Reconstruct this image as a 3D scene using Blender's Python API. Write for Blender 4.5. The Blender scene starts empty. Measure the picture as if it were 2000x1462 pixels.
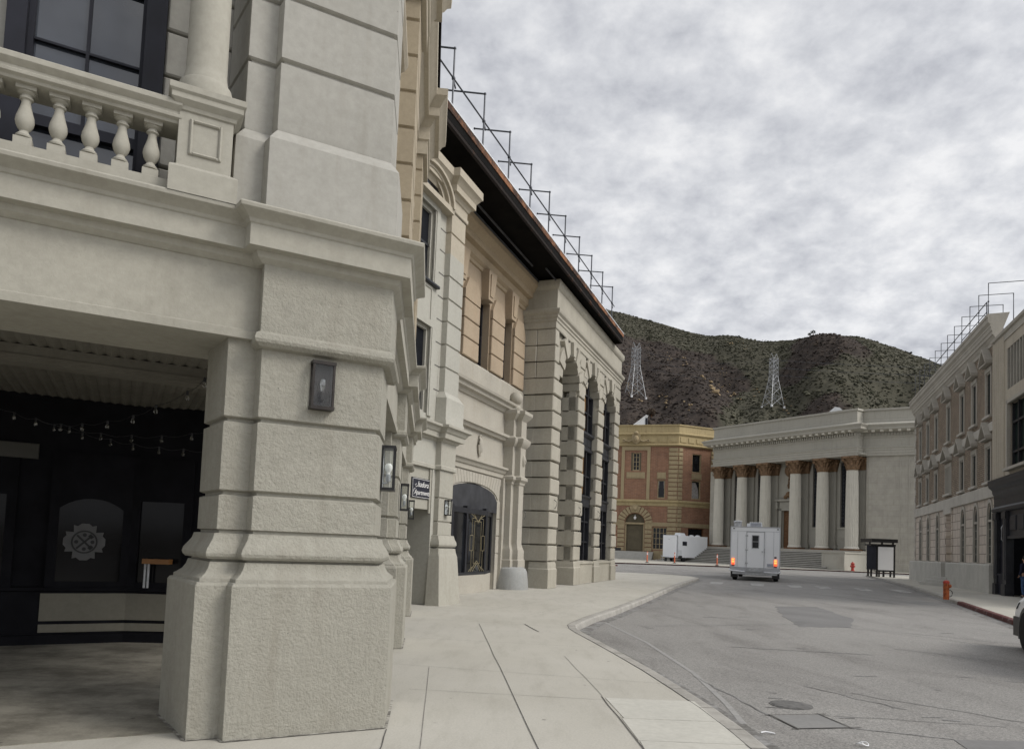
import bpy, math, random
import numpy as np
from mathutils import Matrix, Vector, noise
R = math.radians
random.seed(7)
scene = bpy.context.scene
COL = scene.collection
CAM_H = 1.4

# ------------------------------------------------------------------ camera
cam_d = bpy.data.cameras.new('camera'); cam = bpy.data.objects.new('camera', cam_d); COL.objects.link(cam)
scene.camera = cam
cam_d.sensor_width = 36; cam_d.lens = 1420 / 2000 * 36; cam_d.shift_y = 0.1245
cam_d.clip_start = 0.05; cam_d.clip_end = 6000
_r, _p = math.atan(.04), math.atan(82 / 1420)
_u0 = Vector((0, -math.sin(_p), math.cos(_p))); _r0 = Vector((1, 0, 0)); _f = Vector((0, math.cos(_p), math.sin(_p)))
_X = _r0 * math.cos(_r) + _u0 * math.sin(_r); _Y = _u0 * math.cos(_r) - _r0 * math.sin(_r); _Z = -_f
cam.matrix_world = Matrix(((_X.x, _Y.x, _Z.x, 0), (_X.y, _Y.y, _Z.y, 0), (_X.z, _Y.z, _Z.z, CAM_H), (0, 0, 0, 1)))

# ------------------------------------------------------------------ sun, sky, exposure
SUN = Vector((.86, -.30, .80)).normalized()
sd = bpy.data.lights.new('sun', 'SUN'); sd.energy = 1.5; sd.angle = R(20); sd.color = (1, .94, .85)
so = bpy.data.objects.new('sun', sd); COL.objects.link(so)
so.rotation_euler = (-SUN).to_track_quat('-Z', 'Y').to_euler(); so.location = (20, -10, 40)
w = bpy.data.worlds.new('World'); scene.world = w; w.use_nodes = True
nt = w.node_tree; nt.nodes.clear()
def N(nt, t, **k):
    n = nt.nodes.new(t)
    for a, b in k.items():
        if a == 'inp':
            for i, v in b.items(): n.inputs[i].default_value = v
        else: setattr(n, a, b)
    return n
def math_n(nt, op, a, b=None, c=None):
    n = N(nt, 'ShaderNodeMath', operation=op)
    for i, v in enumerate((a, b, c)):
        if v is None: continue
        if isinstance(v, (int, float)): n.inputs[i].default_value = v
        else: nt.links.new(v, n.inputs[i])
    return n.outputs[0]
def ramp(nt, fac, stops, interp='LINEAR'):
    n = N(nt, 'ShaderNodeValToRGB'); n.color_ramp.interpolation = interp
    e = n.color_ramp.elements
    while len(e) < len(stops): e.new(.5)
    for i, (p, c) in enumerate(stops):
        e[i].position = p; e[i].color = (*c, 1) if len(c) == 3 else c
    nt.links.new(fac, n.inputs[0]); return n.outputs[0]
def mix_rgb(nt, fac, a, b, mode='MIX'):
    n = N(nt, 'ShaderNodeMix', data_type='RGBA', blend_type=mode)
    for i, v in ((0, fac), (6, a), (7, b)):
        if isinstance(v, (int, float)): n.inputs[i].default_value = v
        elif isinstance(v, tuple): n.inputs[i].default_value = (*v, 1) if len(v) == 3 else v
        else: nt.links.new(v, n.inputs[i])
    return n.outputs[2]
def noise_n(nt, vec, scale, detail=4, rough=.55, dist=0., w=None):
    n = N(nt, 'ShaderNodeTexNoise', inp={'Scale': scale, 'Detail': detail, 'Roughness': rough, 'Distortion': dist})
    nt.links.new(vec, n.inputs['Vector']); return n.outputs[0]
sky = N(nt, 'ShaderNodeTexSky', sky_type='NISHITA', sun_disc=False)
sky.sun_elevation = math.asin(SUN.z); sky.sun_rotation = math.atan2(SUN.x, SUN.y)
sky.air_density = 1.2; sky.dust_density = 3.0
tc = N(nt, 'ShaderNodeTexCoord'); sp = N(nt, 'ShaderNodeSeparateXYZ'); nt.links.new(tc.outputs['Generated'], sp.inputs[0])
zc = math_n(nt, 'ADD', math_n(nt, 'MAXIMUM', sp.outputs[2], 0.0), .34)
cv = N(nt, 'ShaderNodeCombineXYZ')
nt.links.new(math_n(nt, 'DIVIDE', sp.outputs[0], zc), cv.inputs[0]); nt.links.new(math_n(nt, 'DIVIDE', sp.outputs[1], zc), cv.inputs[1])
cv.inputs[2].default_value = 3.7
n1 = noise_n(nt, cv.outputs[0], 2.6, 4, .5, .2)
n2 = noise_n(nt, cv.outputs[0], 13, 6, .55, .15)
n3 = noise_n(nt, cv.outputs[0], 38, 5, .62, .1)
cl = math_n(nt, 'ADD', math_n(nt, 'MULTIPLY', n1, .38), math_n(nt, 'ADD', math_n(nt, 'MULTIPLY', n2, .46), math_n(nt, 'MULTIPLY', n3, .16)))
clouds = ramp(nt, cl, [(.37, (4.7, 4.82, 5.25)), (.45, (6.0, 6.12, 6.5)), (.53, (7.2, 7.3, 7.6)), (.64, (9.0, 9.0, 9.1))])
# sun-side glow strengthened out of view for directional light; sky pale near the skyline
dt = N(nt, 'ShaderNodeVectorMath', operation='DOT_PRODUCT'); nt.links.new(tc.outputs['Generated'], dt.inputs[0]); dt.inputs[1].default_value = SUN
glow = math_n(nt, 'MULTIPLY', math_n(nt, 'POWER', math_n(nt, 'MAXIMUM', dt.outputs['Value'], 0.0), 7.0), 3.0)
hz = math_n(nt, 'MULTIPLY', math_n(nt, 'POWER', math_n(nt, 'SUBTRACT', 1.0, math_n(nt, 'MINIMUM', math_n(nt, 'MAXIMUM', sp.outputs[2], 0.0), 1.0)), 5.0), .34)
back = math_n(nt, 'MULTIPLY', math_n(nt, 'MAXIMUM', math_n(nt, 'MULTIPLY', sp.outputs[0], -1.0), 0.0), -.16)      # left side of the sky dimmed to shape the light
back2 = math_n(nt, 'MULTIPLY', math_n(nt, 'MAXIMUM', math_n(nt, 'MULTIPLY', sp.outputs[1], -1.0), 0.0), -.10)  # sky behind the camera dimmed too, for stronger side light
gain = math_n(nt, 'ADD', math_n(nt, 'ADD', glow, hz), math_n(nt, 'ADD', math_n(nt, 'ADD', back, back2), .93))
gm = N(nt, 'ShaderNodeVectorMath', operation='SCALE'); nt.links.new(clouds, gm.inputs[0]); nt.links.new(gain, gm.inputs['Scale'])
skymix = mix_rgb(nt, .94, sky.outputs[0], gm.outputs[0])
bg = N(nt, 'ShaderNodeBackground', inp={'Strength': .1}); nt.links.new(skymix, bg.inputs[0])
wo = N(nt, 'ShaderNodeOutputWorld'); nt.links.new(bg.outputs[0], wo.inputs[0])
vs = scene.view_settings; vs.view_transform = 'Standard'; vs.look = 'None'; vs.exposure = 0.1; vs.gamma = 1
scene.cycles.max_bounces = 6; scene.cycles.diffuse_bounces = 3; scene.cycles.glossy_bounces = 3; scene.cycles.transparent_max_bounces = 8

# ------------------------------------------------------------------ mesh builder
class MB:
    def __init__(s): s.v = []; s.f = []
    def poly(s, pts):
        i = len(s.v); s.v += [tuple(p) for p in pts]; s.f.append(tuple(range(i, i + len(pts)))); return s
    def hexa(s, a, b):           # two rings of four points, a below / before b
        i = len(s.v); s.v += [tuple(p) for p in a] + [tuple(p) for p in b]
        for q in ((3, 2, 1, 0), (4, 5, 6, 7), (0, 1, 5, 4), (1, 2, 6, 5), (2, 3, 7, 6), (3, 0, 4, 7)): s.f.append(tuple(i + k for k in q))
        return s
    def box(s, x0, x1, y0, y1, z0, z1):
        return s.hexa([(x0, y0, z0), (x1, y0, z0), (x1, y1, z0), (x0, y1, z0)], [(x0, y0, z1), (x1, y0, z1), (x1, y1, z1), (x0, y1, z1)])
    def cbox(s, x0, x1, y0, y1, z0, z1, c=.02):   # box with chamfered front (-y) edges
        i = len(s.v)
        s.v += [(x0, y1, z0), (x1, y1, z0), (x1, y1, z1), (x0, y1, z1), (x0, y0 + c, z0), (x1, y0 + c, z0), (x1, y0 + c, z1), (x0, y0 + c, z1),
                (x0 + c, y0, z0 + c), (x1 - c, y0, z0 + c), (x1 - c, y0, z1 - c), (x0 + c, y0, z1 - c)]
        for q in ((3, 2, 1, 0), (0, 1, 5, 4), (1, 2, 6, 5), (2, 3, 7, 6), (3, 0, 4, 7), (4, 5, 9, 8), (5, 6, 10, 9), (6, 7, 11, 10), (7, 4, 8, 11), (8, 9, 10, 11)):
            s.f.append(tuple(i + k for k in q))
        return s
    def prism(s, pts, y0, y1):   # polygon in x,z extruded along y
        i = len(s.v); n = len(pts)
        s.v += [(x, y0, z) for x, z in pts] + [(x, y1, z) for x, z in pts]
        s.f.append(tuple(range(i, i + n))); s.f.append(tuple(range(i + 2 * n - 1, i + n - 1, -1)))
        for k in range(n):
            a, b = k, (k + 1) % n; s.f.append((i + b, i + a, i + n + a, i + n + b))
        return s
    def slab(s, pts, z0, z1):    # polygon in x,y extruded along z
        i = len(s.v); n = len(pts)
        s.v += [(x, y, z0) for x, y in pts] + [(x, y, z1) for x, y in pts]
        s.f.append(tuple(range(i + n - 1, i - 1, -1))); s.f.append(tuple(range(i + n, i + 2 * n)))
        for k in range(n):
            a, b = k, (k + 1) % n; s.f.append((i + a, i + b, i + n + b, i + n + a))
        return s
    def sweep(s, path, prof, closed=False, caps=True, topcap=False, botcap=False):
        n = len(path); ns = []
        segs = n if closed else n - 1
        for k in range(segs):
            a, b = path[k], path[(k + 1) % n]; dx, dy = b[0] - a[0], b[1] - a[1]; l = math.hypot(dx, dy) or 1e-9
            ns.append((dy / l, -dx / l))
        mit = []
        for k in range(n):
            if closed: p, q = ns[k - 1], ns[k]
            else: p, q = ns[max(k - 1, 0)], ns[min(k, segs - 1)]
            dd = 1 + p[0] * q[0] + p[1] * q[1]
            if dd < .15: dd = .15
            mit.append(((p[0] + q[0]) / dd, (p[1] + q[1]) / dd))
        i = len(s.v); m = len(prof)
        for k in range(n):
            for d, z in prof: s.v.append((path[k][0] + mit[k][0] * d, path[k][1] + mit[k][1] * d, z))
        for k in range(segs):
            a, b = i + k * m, i + ((k + 1) % n) * m
            for j in range(m - 1): s.f.append((a + j, b + j, b + j + 1, a + j + 1))
        if not closed and caps:
            s.f.append(tuple(i + j for j in range(m))); s.f.append(tuple(i + (n - 1) * m + j for j in range(m - 1, -1, -1)))
        if closed and topcap: s.f.append(tuple(i + k * m + m - 1 for k in range(n)))
        if closed and botcap: s.f.append(tuple(i + k * m for k in range(n - 1, -1, -1)))
        return s
    def lathe(s, cx, cy, prof, n=20, sx=1, sy=1, flute=0, fd=0):
        i = len(s.v); m = len(prof)
        for k in range(n):
            a = 2 * math.pi * k / n
            fl = 1 - (fd * abs(math.sin(flute * a / 2)) if flute else 0)
            for r, z in prof: s.v.append((cx + r * fl * sx * math.cos(a), cy + r * fl * sy * math.sin(a), z))
        for k in range(n):
            a, b = i + k * m, i + ((k + 1) % n) * m
            for j in range(m - 1): s.f.append((a + j, b + j, b + j + 1, a + j + 1))
        s.f.append(tuple(i + k * m + m - 1 for k in range(n))); s.f.append(tuple(i + k * m for k in range(n - 1, -1, -1)))
        return s
    def tube(s, pts, r, n=6, closed=False):
        pts = [Vector(p) for p in pts]; i = len(s.v); L = len(pts)
        for k in range(L):
            if closed: d = pts[(k + 1) % L] - pts[k - 1]
            else: d = pts[min(k + 1, L - 1)] - pts[max(k - 1, 0)]
            d.normalize()
            u = d.cross(Vector((0, 0, 1)))
            if u.length < .05: u = d.cross(Vector((1, 0, 0)))
            u.normalize(); v = u.cross(d)
            rr = r[k] if isinstance(r, (list, tuple)) else r
            for j in range(n):
                a = 2 * math.pi * j / n; p = pts[k] + u * (rr * math.cos(a)) + v * (rr * math.sin(a)); s.v.append(tuple(p))
        for k in range(L if closed else L - 1):
            a, b = i + k * n, i + ((k + 1) % L) * n
            for j in range(n): s.f.append((a + j, a + (j + 1) % n, b + (j + 1) % n, b + j))
        if not closed:
            s.f.append(tuple(i + j for j in range(n - 1, -1, -1))); s.f.append(tuple(i + (L - 1) * n + j for j in range(n)))
        return s
    def sphere(s, c, r, n=12, m=8, sz=1):
        prof = [(max(r * math.sin(math.pi * k / m), 1e-4), c[2] - r * sz * math.cos(math.pi * k / m)) for k in range(m + 1)]
        return s.lathe(c[0], c[1], prof, n)
    def xf(s, M, start=0):
        for k in range(start, len(s.v)):
            s.v[k] = tuple(M @ Vector(s.v[k]))
        return s
    def wall(s, x0, x1, z0, z1, yf, th, ops, n=12):
        ed = {x0, x1}
        for o in ops:
            a, b = o[0], o[1]; ed |= {a, b}
            if len(o) > 4 and o[4]:
                for k in range(1, n): ed.add(a + (b - a) * (1 - math.cos(math.pi * k / n)) / 2)
        ed = sorted(e for e in ed if x0 - 1e-6 <= e <= x1 + 1e-6)
        def top(o, x):
            if len(o) > 4 and o[4]:
                t = (x - o[0]) / (o[1] - o[0]) * 2 - 1; h = o[4]; hw = (o[1] - o[0]) / 2
                if len(o) > 5 and o[5] == 'pointed':
                    Rr = hw * 1.5; xx = abs(t) * hw + (Rr - hw); return o[3] + math.sqrt(max(Rr * Rr - xx * xx, 0)) * h / math.sqrt(Rr * Rr - (Rr - hw) ** 2)
                if h >= hw * .98: return o[3] + h * math.sqrt(max(1 - t * t, 0))
                Rr = (hw * hw + h * h) / (2 * h); return o[3] + math.sqrt(max(Rr * Rr - (t * hw) ** 2, 0)) - (Rr - h)
            return o[3]
        for xa, xb in zip(ed, ed[1:]):
            if xb - xa < 1e-5: continue
            xm = (xa + xb) / 2; cu = (z0, z0)
            for o in sorted([o for o in ops if o[0] < xm < o[1]], key=lambda o: o[2]):
                if o[2] > cu[0] + 1e-5:
                    s.hexa([(xa, yf, cu[0]), (xb, yf, cu[1]), (xb, yf + th, cu[1]), (xa, yf + th, cu[0])], [(xa, yf, o[2]), (xb, yf, o[2]), (xb, yf + th, o[2]), (xa, yf + th, o[2])])
                cu = (top(o, xa), top(o, xb))
            if z1 > min(cu) + 1e-5:
                s.hexa([(xa, yf, cu[0]), (xb, yf, cu[1]), (xb, yf + th, cu[1]), (xa, yf + th, cu[0])], [(xa, yf, z1), (xb, yf, z1), (xb, yf + th, z1), (xa, yf + th, z1)])
        return s
    def mesh(s, name, mat, ang=25, smooth=True):
        me = bpy.data.meshes.new(name); me.from_pydata(s.v, [], s.f); me.update()
        if smooth:
            me.polygons.foreach_set('use_smooth', [True] * len(me.polygons)); me.set_sharp_from_angle(angle=R(ang))
        me.materials.append(mat); return me

def obj(name, mb, mat, parent=None, loc=None, rotz=None, label=None, smooth=True, ang=22):
    o = bpy.data.objects.new(name, mb.mesh(name, mat, ang, smooth) if isinstance(mb, MB) else mb); COL.objects.link(o)
    if parent: o.parent = parent
    if loc: o.location = loc
    if rotz is not None: o.rotation_euler = (0, 0, rotz)
    if label: o['label'] = label
    return o
def tag(o, label, cat, group=None):
    o['label'] = label; o['category'] = cat
    if group: o['group'] = group
    return o
def thing(name, label, cat, loc=(0, 0, 0), rotz=0, group=None):
    o = bpy.data.objects.new(name, None); COL.objects.link(o); o.empty_display_size = .3
    o.location = loc; o.rotation_euler = (0, 0, rotz); return tag(o, label, cat, group)
def struct(name, mb, mat, **k):
    o = obj(name, mb, mat, **k); o['kind'] = 'structure'; return o
def dup(o, parent=None, loc=None, rotz=None):
    c = o.copy(); COL.objects.link(c)
    if parent: c.parent = parent
    if loc is not None: c.location = loc
    if rotz is not None: c.rotation_euler = (0, 0, rotz)
    for ch in o.children: dup(ch, c)
    return c
class Fr:      # a facade frame: s runs along the wall (left to right seen from the street), d outward
    def __init__(s, p, th):
        s.p = p; t = R(th); s.e = (math.sin(t), math.cos(t)); s.o = (math.cos(t), -math.sin(t)); s.rot = R(90 - th)
    def w(s, sv, d, z=0): return (s.p[0] + s.e[0] * sv + s.o[0] * d, s.p[1] + s.e[1] * sv + s.o[1] * d, z)
    def loc(s, x, y):       # world point -> local x,y (y inward)
        a, b = x - s.p[0], y - s.p[1]; return (a * s.e[0] + b * s.e[1], -(a * s.o[0] + b * s.o[1]))
    @property
    def l(s): return (s.p[0], s.p[1], 0)
A1 = Fr((-1.88, 4.97), 62); A2 = Fr((-.887, 5.50), -6.4); ST = Fr((1.21, 23.76), 21); GN = Fr((22.54, 33.82), 200)
# ------------------------------------------------------------------ materials
def base(name, rough=.8, spec=.3, metal=0):
    m = bpy.data.materials.new(name); m.use_nodes = True; nt = m.node_tree
    b = nt.nodes['Principled BSDF']; b.inputs['Roughness'].default_value = rough; b.inputs['Specular IOR Level'].default_value = spec; b.inputs['Metallic'].default_value = metal
    return m, nt, b
def ocoord(nt, scale=(1, 1, 1)):
    t = N(nt, 'ShaderNodeTexCoord'); mp = N(nt, 'ShaderNodeMapping'); mp.inputs['Scale'].default_value = scale
    nt.links.new(t.outputs['Object'], mp.inputs[0]); return mp.outputs[0]
def sc(c, k): return tuple(min(x * k, 1) for x in c)
def plain(name, c, rough=.5, spec=.4, metal=0, var=.12, vs=3.0):
    m, nt, b = base(name, rough, spec, metal); v = ocoord(nt)
    nt.links.new(ramp(nt, noise_n(nt, v, vs, 5), [(.3, sc(c, 1 - var)), (.7, sc(c, 1 + var))]), b.inputs['Base Color']); return m
def plaster(name, c, var=.10, stain=.25, stain_c=(.22, .20, .16), bump=.25, bscale=45, bdist=.006, rough=.88, bevel=0, streak=.3, ls=.7, spots=0, dash=.5):
    m, nt, b = base(name, rough, .2); v = ocoord(nt)
    c1 = ramp(nt, noise_n(nt, v, ls, 6, .6), [(.3, sc(c, 1 - var)), (.5, c), (.72, sc(c, 1 + var))])
    fine = noise_n(nt, v, 16, 6, .7)
    c2 = mix_rgb(nt, .5, c1, ramp(nt, fine, [(.3, (.72, .72, .71)), (.65, (1, 1, 1))]), 'MULTIPLY')
    sv = ocoord(nt, (3.2, 3.2, .28))
    st = ramp(nt, noise_n(nt, sv, 1.7, 6, .62), [(.52, (0, 0, 0)), (.74, (1, 1, 1))])
    c3 = mix_rgb(nt, math_n(nt, 'MULTIPLY', st, streak), c2, stain_c)
    bl = ramp(nt, noise_n(nt, v, 2.3, 7, .65, .4), [(.55, (0, 0, 0)), (.75, (1, 1, 1))])
    c4 = mix_rgb(nt, math_n(nt, 'MULTIPLY', bl, stain), c3, stain_c)
    if spots:
        vo = N(nt, 'ShaderNodeTexVoronoi', inp={'Scale': 5.5, 'Randomness': 1}); nt.links.new(v, vo.inputs['Vector'])
        sp = ramp(nt, vo.outputs['Distance'], [(.028, (1, 1, 1)), (.04, (0, 0, 0))])
        sp2 = math_n(nt, 'MULTIPLY', sp, ramp(nt, noise_n(nt, v, 1.4, 2), [(.5, (0, 0, 0)), (.56, (1, 1, 1))]))
        c4 = mix_rgb(nt, math_n(nt, 'MULTIPLY', sp2, spots), c4, (.06, .055, .05))
    nt.links.new(c4, b.inputs['Base Color'])
    bp = N(nt, 'ShaderNodeBump', inp={'Strength': bump, 'Distance': bdist})
    h = math_n(nt, 'ADD', noise_n(nt, v, bscale, 5, .65, dash), math_n(nt, 'MULTIPLY', noise_n(nt, v, bscale * .12, 4), 1.2))
    nt.links.new(h, bp.inputs['Height'])
    if bevel:
        bv = N(nt, 'ShaderNodeBevel', samples=4, inp={'Radius': bevel}); nt.links.new(bv.outputs[0], bp.inputs['Normal'])
    nt.links.new(bp.outputs[0], b.inputs['Normal']); return m
def bricks(name, c1, c2, mortar, bw, bh, ms=.012, off=.5, bump=.6, white=0, var=.35, stain=.3, bdist=.012):
    m, nt, b = base(name, .9, .15); t = N(nt, 'ShaderNodeTexCoord'); sp = N(nt, 'ShaderNodeSeparateXYZ'); nt.links.new(t.outputs['Object'], sp.inputs[0])
    cb = N(nt, 'ShaderNodeCombineXYZ'); nt.links.new(math_n(nt, 'ADD', sp.outputs[0], sp.outputs[1]), cb.inputs[0]); nt.links.new(sp.outputs[2], cb.inputs[1])
    br = N(nt, 'ShaderNodeTexBrick', offset=off, inp={'Scale': 1, 'Mortar Size': ms, 'Mortar Smooth': .3, 'Bias': 0, 'Brick Width': bw, 'Row Height': bh, 'Color1': (*c1, 1), 'Color2': (*c2, 1), 'Mortar': (*mortar, 1)})
    nt.links.new(cb.outputs[0], br.inputs['Vector']); v = ocoord(nt)
    col = mix_rgb(nt, var, br.outputs['Color'], ramp(nt, noise_n(nt, v, 1.1, 7, .65), [(.3, (.45, .42, .4)), (.7, (1.25, 1.2, 1.15))]), 'MULTIPLY')
    col = mix_rgb(nt, math_n(nt, 'MULTIPLY', ramp(nt, noise_n(nt, ocoord(nt, (2.5, 2.5, .3)), 1.2, 6, .6), [(.5, (0, 0, 0)), (.75, (1, 1, 1))]), stain), col, (.1, .085, .07))
    if white:
        wm = ramp(nt, noise_n(nt, ocoord(nt, (.55, .55, .9)), 1.0, 6, .75), [(.60, (0, 0, 0)), (.66, (1, 1, 1))])
        wb = ramp(nt, noise_n(nt, ocoord(nt, (3, 3, 12)), 1.0, 2, .6), [(.52, (0, 0, 0)), (.58, (1, 1, 1))])
        col = mix_rgb(nt, math_n(nt, 'MULTIPLY', math_n(nt, 'MULTIPLY', wm, wb), white), col, (.62, .58, .53))
    nt.links.new(col, b.inputs['Base Color'])
    bp = N(nt, 'ShaderNodeBump', inp={'Strength': bump, 'Distance': bdist}); bp.invert = True
    nt.links.new(math_n(nt, 'SUBTRACT', br.outputs['Fac'], math_n(nt, 'MULTIPLY', noise_n(nt, v, 30, 3), .4)), bp.inputs['Height']); nt.links.new(bp.outputs[0], b.inputs['Normal'])
    return m
def glassy(name, c=(.008, .009, .011), rough=.08, spec=.3, wob=.2):
    m, nt, b = base(name, rough, spec); v = ocoord(nt)
    nt.links.new(ramp(nt, noise_n(nt, v, 1.3, 3), [(.3, sc(c, .5)), (.7, sc(c, 1.6))]), b.inputs['Base Color'])
    bp = N(nt, 'ShaderNodeBump', inp={'Strength': wob, 'Distance': .01}); nt.links.new(noise_n(nt, v, 1.8, 2), bp.inputs['Height']); nt.links.new(bp.outputs[0], b.inputs['Normal'])
    return m
def clear(name, tint=(.95, .96, .96), refl=.07):
    m = bpy.data.materials.new(name); m.use_nodes = True; nt = m.node_tree; nt.nodes.clear()
    t = N(nt, 'ShaderNodeBsdfTransparent'); t.inputs[0].default_value = (*tint, 1); g = N(nt, 'ShaderNodeBsdfGlossy', inp={'Roughness': .05})
    x = N(nt, 'ShaderNodeMixShader', inp={0: refl}); o = N(nt, 'ShaderNodeOutputMaterial')
    nt.links.new(t.outputs[0], x.inputs[1]); nt.links.new(g.outputs[0], x.inputs[2]); nt.links.new(x.outputs[0], o.inputs[0]); return m
def worn(name, c, under, cover=.55, rough=.85, scale=6):
    m, nt, b = base(name, rough, .2); v = ocoord(nt)
    f = ramp(nt, noise_n(nt, v, scale, 8, .75), [(cover - .08, (0, 0, 0)), (cover + .08, (1, 1, 1))])
    g = ramp(nt, noise_n(nt, v, scale * 5, 4, .7), [(.3, sc(under, .8)), (.7, sc(under, 1.2))])
    nt.links.new(mix_rgb(nt, f, c, g), b.inputs['Base Color']); return m
GREY = (.355, .342, .292)
M = {}
M['stucco'] = plaster('rough_stucco', GREY, var=.08, stain=.2, bump=1.0, bscale=44, bdist=.013, bevel=.007, streak=.32, spots=.7, dash=.15)
M['stucco_s'] = plaster('smooth_stucco', (.375, .36, .308), var=.08, stain=.2, bump=.5, bscale=38, bdist=.005, bevel=.006, streak=.3, spots=.8)
M['painted'] = plaster('painted_plaster', (.385, .375, .34), var=.06, stain=.14, bump=.35, bscale=20, bdist=.004, bevel=.006, streak=.26, spots=.5)
M['trim'] = plaster('painted_trim', (.385, .37, .318), var=.07, stain=.18, bump=.3, bscale=40, bdist=.003, bevel=.006, streak=.28)
M['tan'] = plaster('tan_plaster', (.38, .325, .24), var=.07, stain=.12, bump=.3, bscale=30, bdist=.004, bevel=.01, streak=.16)
M['palegrey'] = plaster('pale_grey_plaster', (.41, .40, .352), var=.05, stain=.1, bump=.3, bscale=30, bdist=.004, streak=.14)
M['cream'] = plaster('cream_plaster', (.44, .395, .315), var=.06, stain=.12, bump=.3, bscale=30, bdist=.004, streak=.16)
M['orange'] = plaster('orange_plaster', (.39, .312, .225), var=.12, stain=.2, stain_c=(.36, .25, .16), bump=.3, bscale=30, bdist=.004, streak=.25)
M['otrim'] = plaster('sandy_trim', (.39, .31, .21), var=.1, stain=.2, stain_c=(.28, .2, .13), bump=.3, bscale=30, bdist=.004, streak=.3)
M['cstone'] = plaster('warm_stone', (.41, .385, .33), var=.1, stain=.3, stain_c=(.30, .26, .2), bump=.4, bscale=26, bdist=.005, streak=.35)
M['dstone'] = plaster('weathered_stone', (.405, .38, .318), var=.13, stain=.38, stain_c=(.27, .25, .2), bump=.45, bscale=26, bdist=.005, streak=.38, bevel=.006)
M['concrete'] = plaster('concrete', (.46, .45, .415), var=.1, stain=.25, bump=.3, bscale=40, bdist=.003, streak=.25)
M['riser'] = plaster('dark_risers', (.20, .19, .165), var=.3, stain=.4, stain_c=(.07, .06, .05), bump=.4, bscale=12, bdist=.01, streak=.6, ls=.8)  # risers darker than the treads, with blotches and streaks
M['guard'] = plaster('grey_guard_paint', (.33, .335, .325), var=.08, stain=.2, bump=.25, bscale=30, bdist=.003, streak=.3, rough=.6)
M['temple'] = bricks('temple_ashlar', (.40, .385, .335), (.37, .355, .31), (.32, .305, .265), 1.9, .62, ms=.014, bump=.2, var=.3, stain=.18)
M['temple_p'] = plaster('temple_plaster', (.415, .40, .35), var=.08, stain=.2, bump=.3, bscale=8, bdist=.01, streak=.3, ls=.2)
M['column'] = plaster('column_plaster', (.62, .595, .52), var=.06, stain=.15, bump=.3, bscale=10, bdist=.01, streak=.25)
M['gold'] = plaster('gilded_capital', (.22, .14, .082), var=.35, stain=.4, stain_c=(.06, .035, .02), bump=1, bscale=9, bdist=.05, rough=.55, ls=3)
M['ebrick'] = bricks('red_brick', (.30, .165, .105), (.25, .135, .09), (.32, .235, .175), .62, .2, ms=.018, bump=.3, var=.4, stain=.25)
M['etrim'] = plaster('ochre_trim', (.42, .34, .19), var=.12, stain=.4, stain_c=(.17, .12, .06), bump=.3, bscale=6, bdist=.02, streak=.5, ls=.3)
M['etrim2'] = plaster('ochre_stone', (.37, .30, .185), var=.1, stain=.35, stain_c=(.17, .12, .07), bump=.3, bscale=6, bdist=.02, streak=.4, ls=.3)
M['gbrick'] = bricks('brown_roman_brick', (.36, .295, .225), (.285, .232, .175), (.13, .112, .095), .46, .105, ms=.02, bump=.9, white=.9, var=.45, stain=.3, bdist=.03)
M['gstone'] = bricks('pink_ashlar', (.56, .50, .43), (.52, .46, .40), (.22, .195, .17), .95, .46, ms=.02, bump=.5, var=.3, stain=.2, bdist=.02)
M['gtrim'] = plaster('taupe_trim', (.42, .395, .345), var=.1, stain=.2, bump=.3, bscale=12, bdist=.01, streak=.25)
M['gband'] = plaster('pale_band', (.48, .455, .405), var=.1, stain=.25, bump=.3, bscale=12, bdist=.01, streak=.35)
M['gplinth'] = plaster('grey_plinth', (.47, .46, .42), var=.1, stain=.3, bump=.4, bscale=12, bdist=.008, streak=.3, ls=1.2)
M['hwall'] = plaster('beige_render', (.46, .415, .34), var=.08, stain=.2, bump=.3, bscale=14, bdist=.006, streak=.3)
M['dark'] = plain('dark_paint', (.018, .019, .023), .45, .4, var=.3)
M['navy'] = plain('navy_paint', (.012, .013, .02), .55, .25, var=.3)
M['charcoal'] = plain('charcoal_canvas', (.045, .046, .05), .8, .2, var=.25)
M['black'] = plain('black_metal', (.012, .012, .013), .4, .5, var=.3)
M['bronze'] = plain('dark_bronze', (.022, .017, .014), .45, .5, metal=.3, var=.4, vs=14)
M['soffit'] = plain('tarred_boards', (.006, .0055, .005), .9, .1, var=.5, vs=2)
M['steel'] = plain('scaffold_steel', (.07, .075, .085), .5, .5, metal=.5, var=.3)
M['galv'] = plain('galvanised', (.42, .43, .44), .45, .5, metal=.4, var=.25, vs=8)
M['flash'] = plain('white_flashing', (.66, .68, .70), .4, .5, var=.15, vs=5)
M['rust'] = worn('rusty_fascia', (.28, .13, .065), (.05, .03, .022), .50, .8, 1.3)
M['rust2'] = worn('charred_board', (.016, .012, .010), (.12, .055, .03), .64, .85, 1.1)
M['white'] = plain('white_enamel', (.80, .815, .83), .32, .5, var=.025, vs=.9)
M['white2'] = plain('white_panel', (.68, .70, .71), .4, .4, var=.04, vs=.8)
M['alu'] = plain('aluminium_trim', (.42, .43, .45), .4, .5, metal=.5, var=.1)
M['tyre'] = plain('tyre_rubber', (.018, .018, .019), .85, .2, var=.3, vs=9)
M['pane'] = glassy('window_glass')
M['pane_up'] = glassy('upper_window_glass', (.03, .035, .045), .05, .9, .15)
M['pane_green'] = glassy('green_window_glass', (.012, .020, .018), .3, .1)
M['clear'] = clear('clear_glass', (.97, .98, .98), .025); M['clear2'] = clear('frosted_glass', (.85, .88, .87), .12)
M['bulb'] = plain('white_bulb', (.8, .8, .76), .3, .5, var=.02)
M['bulbglass'] = clear('bulb_glass', (.9, .9, .88), .16)
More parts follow.
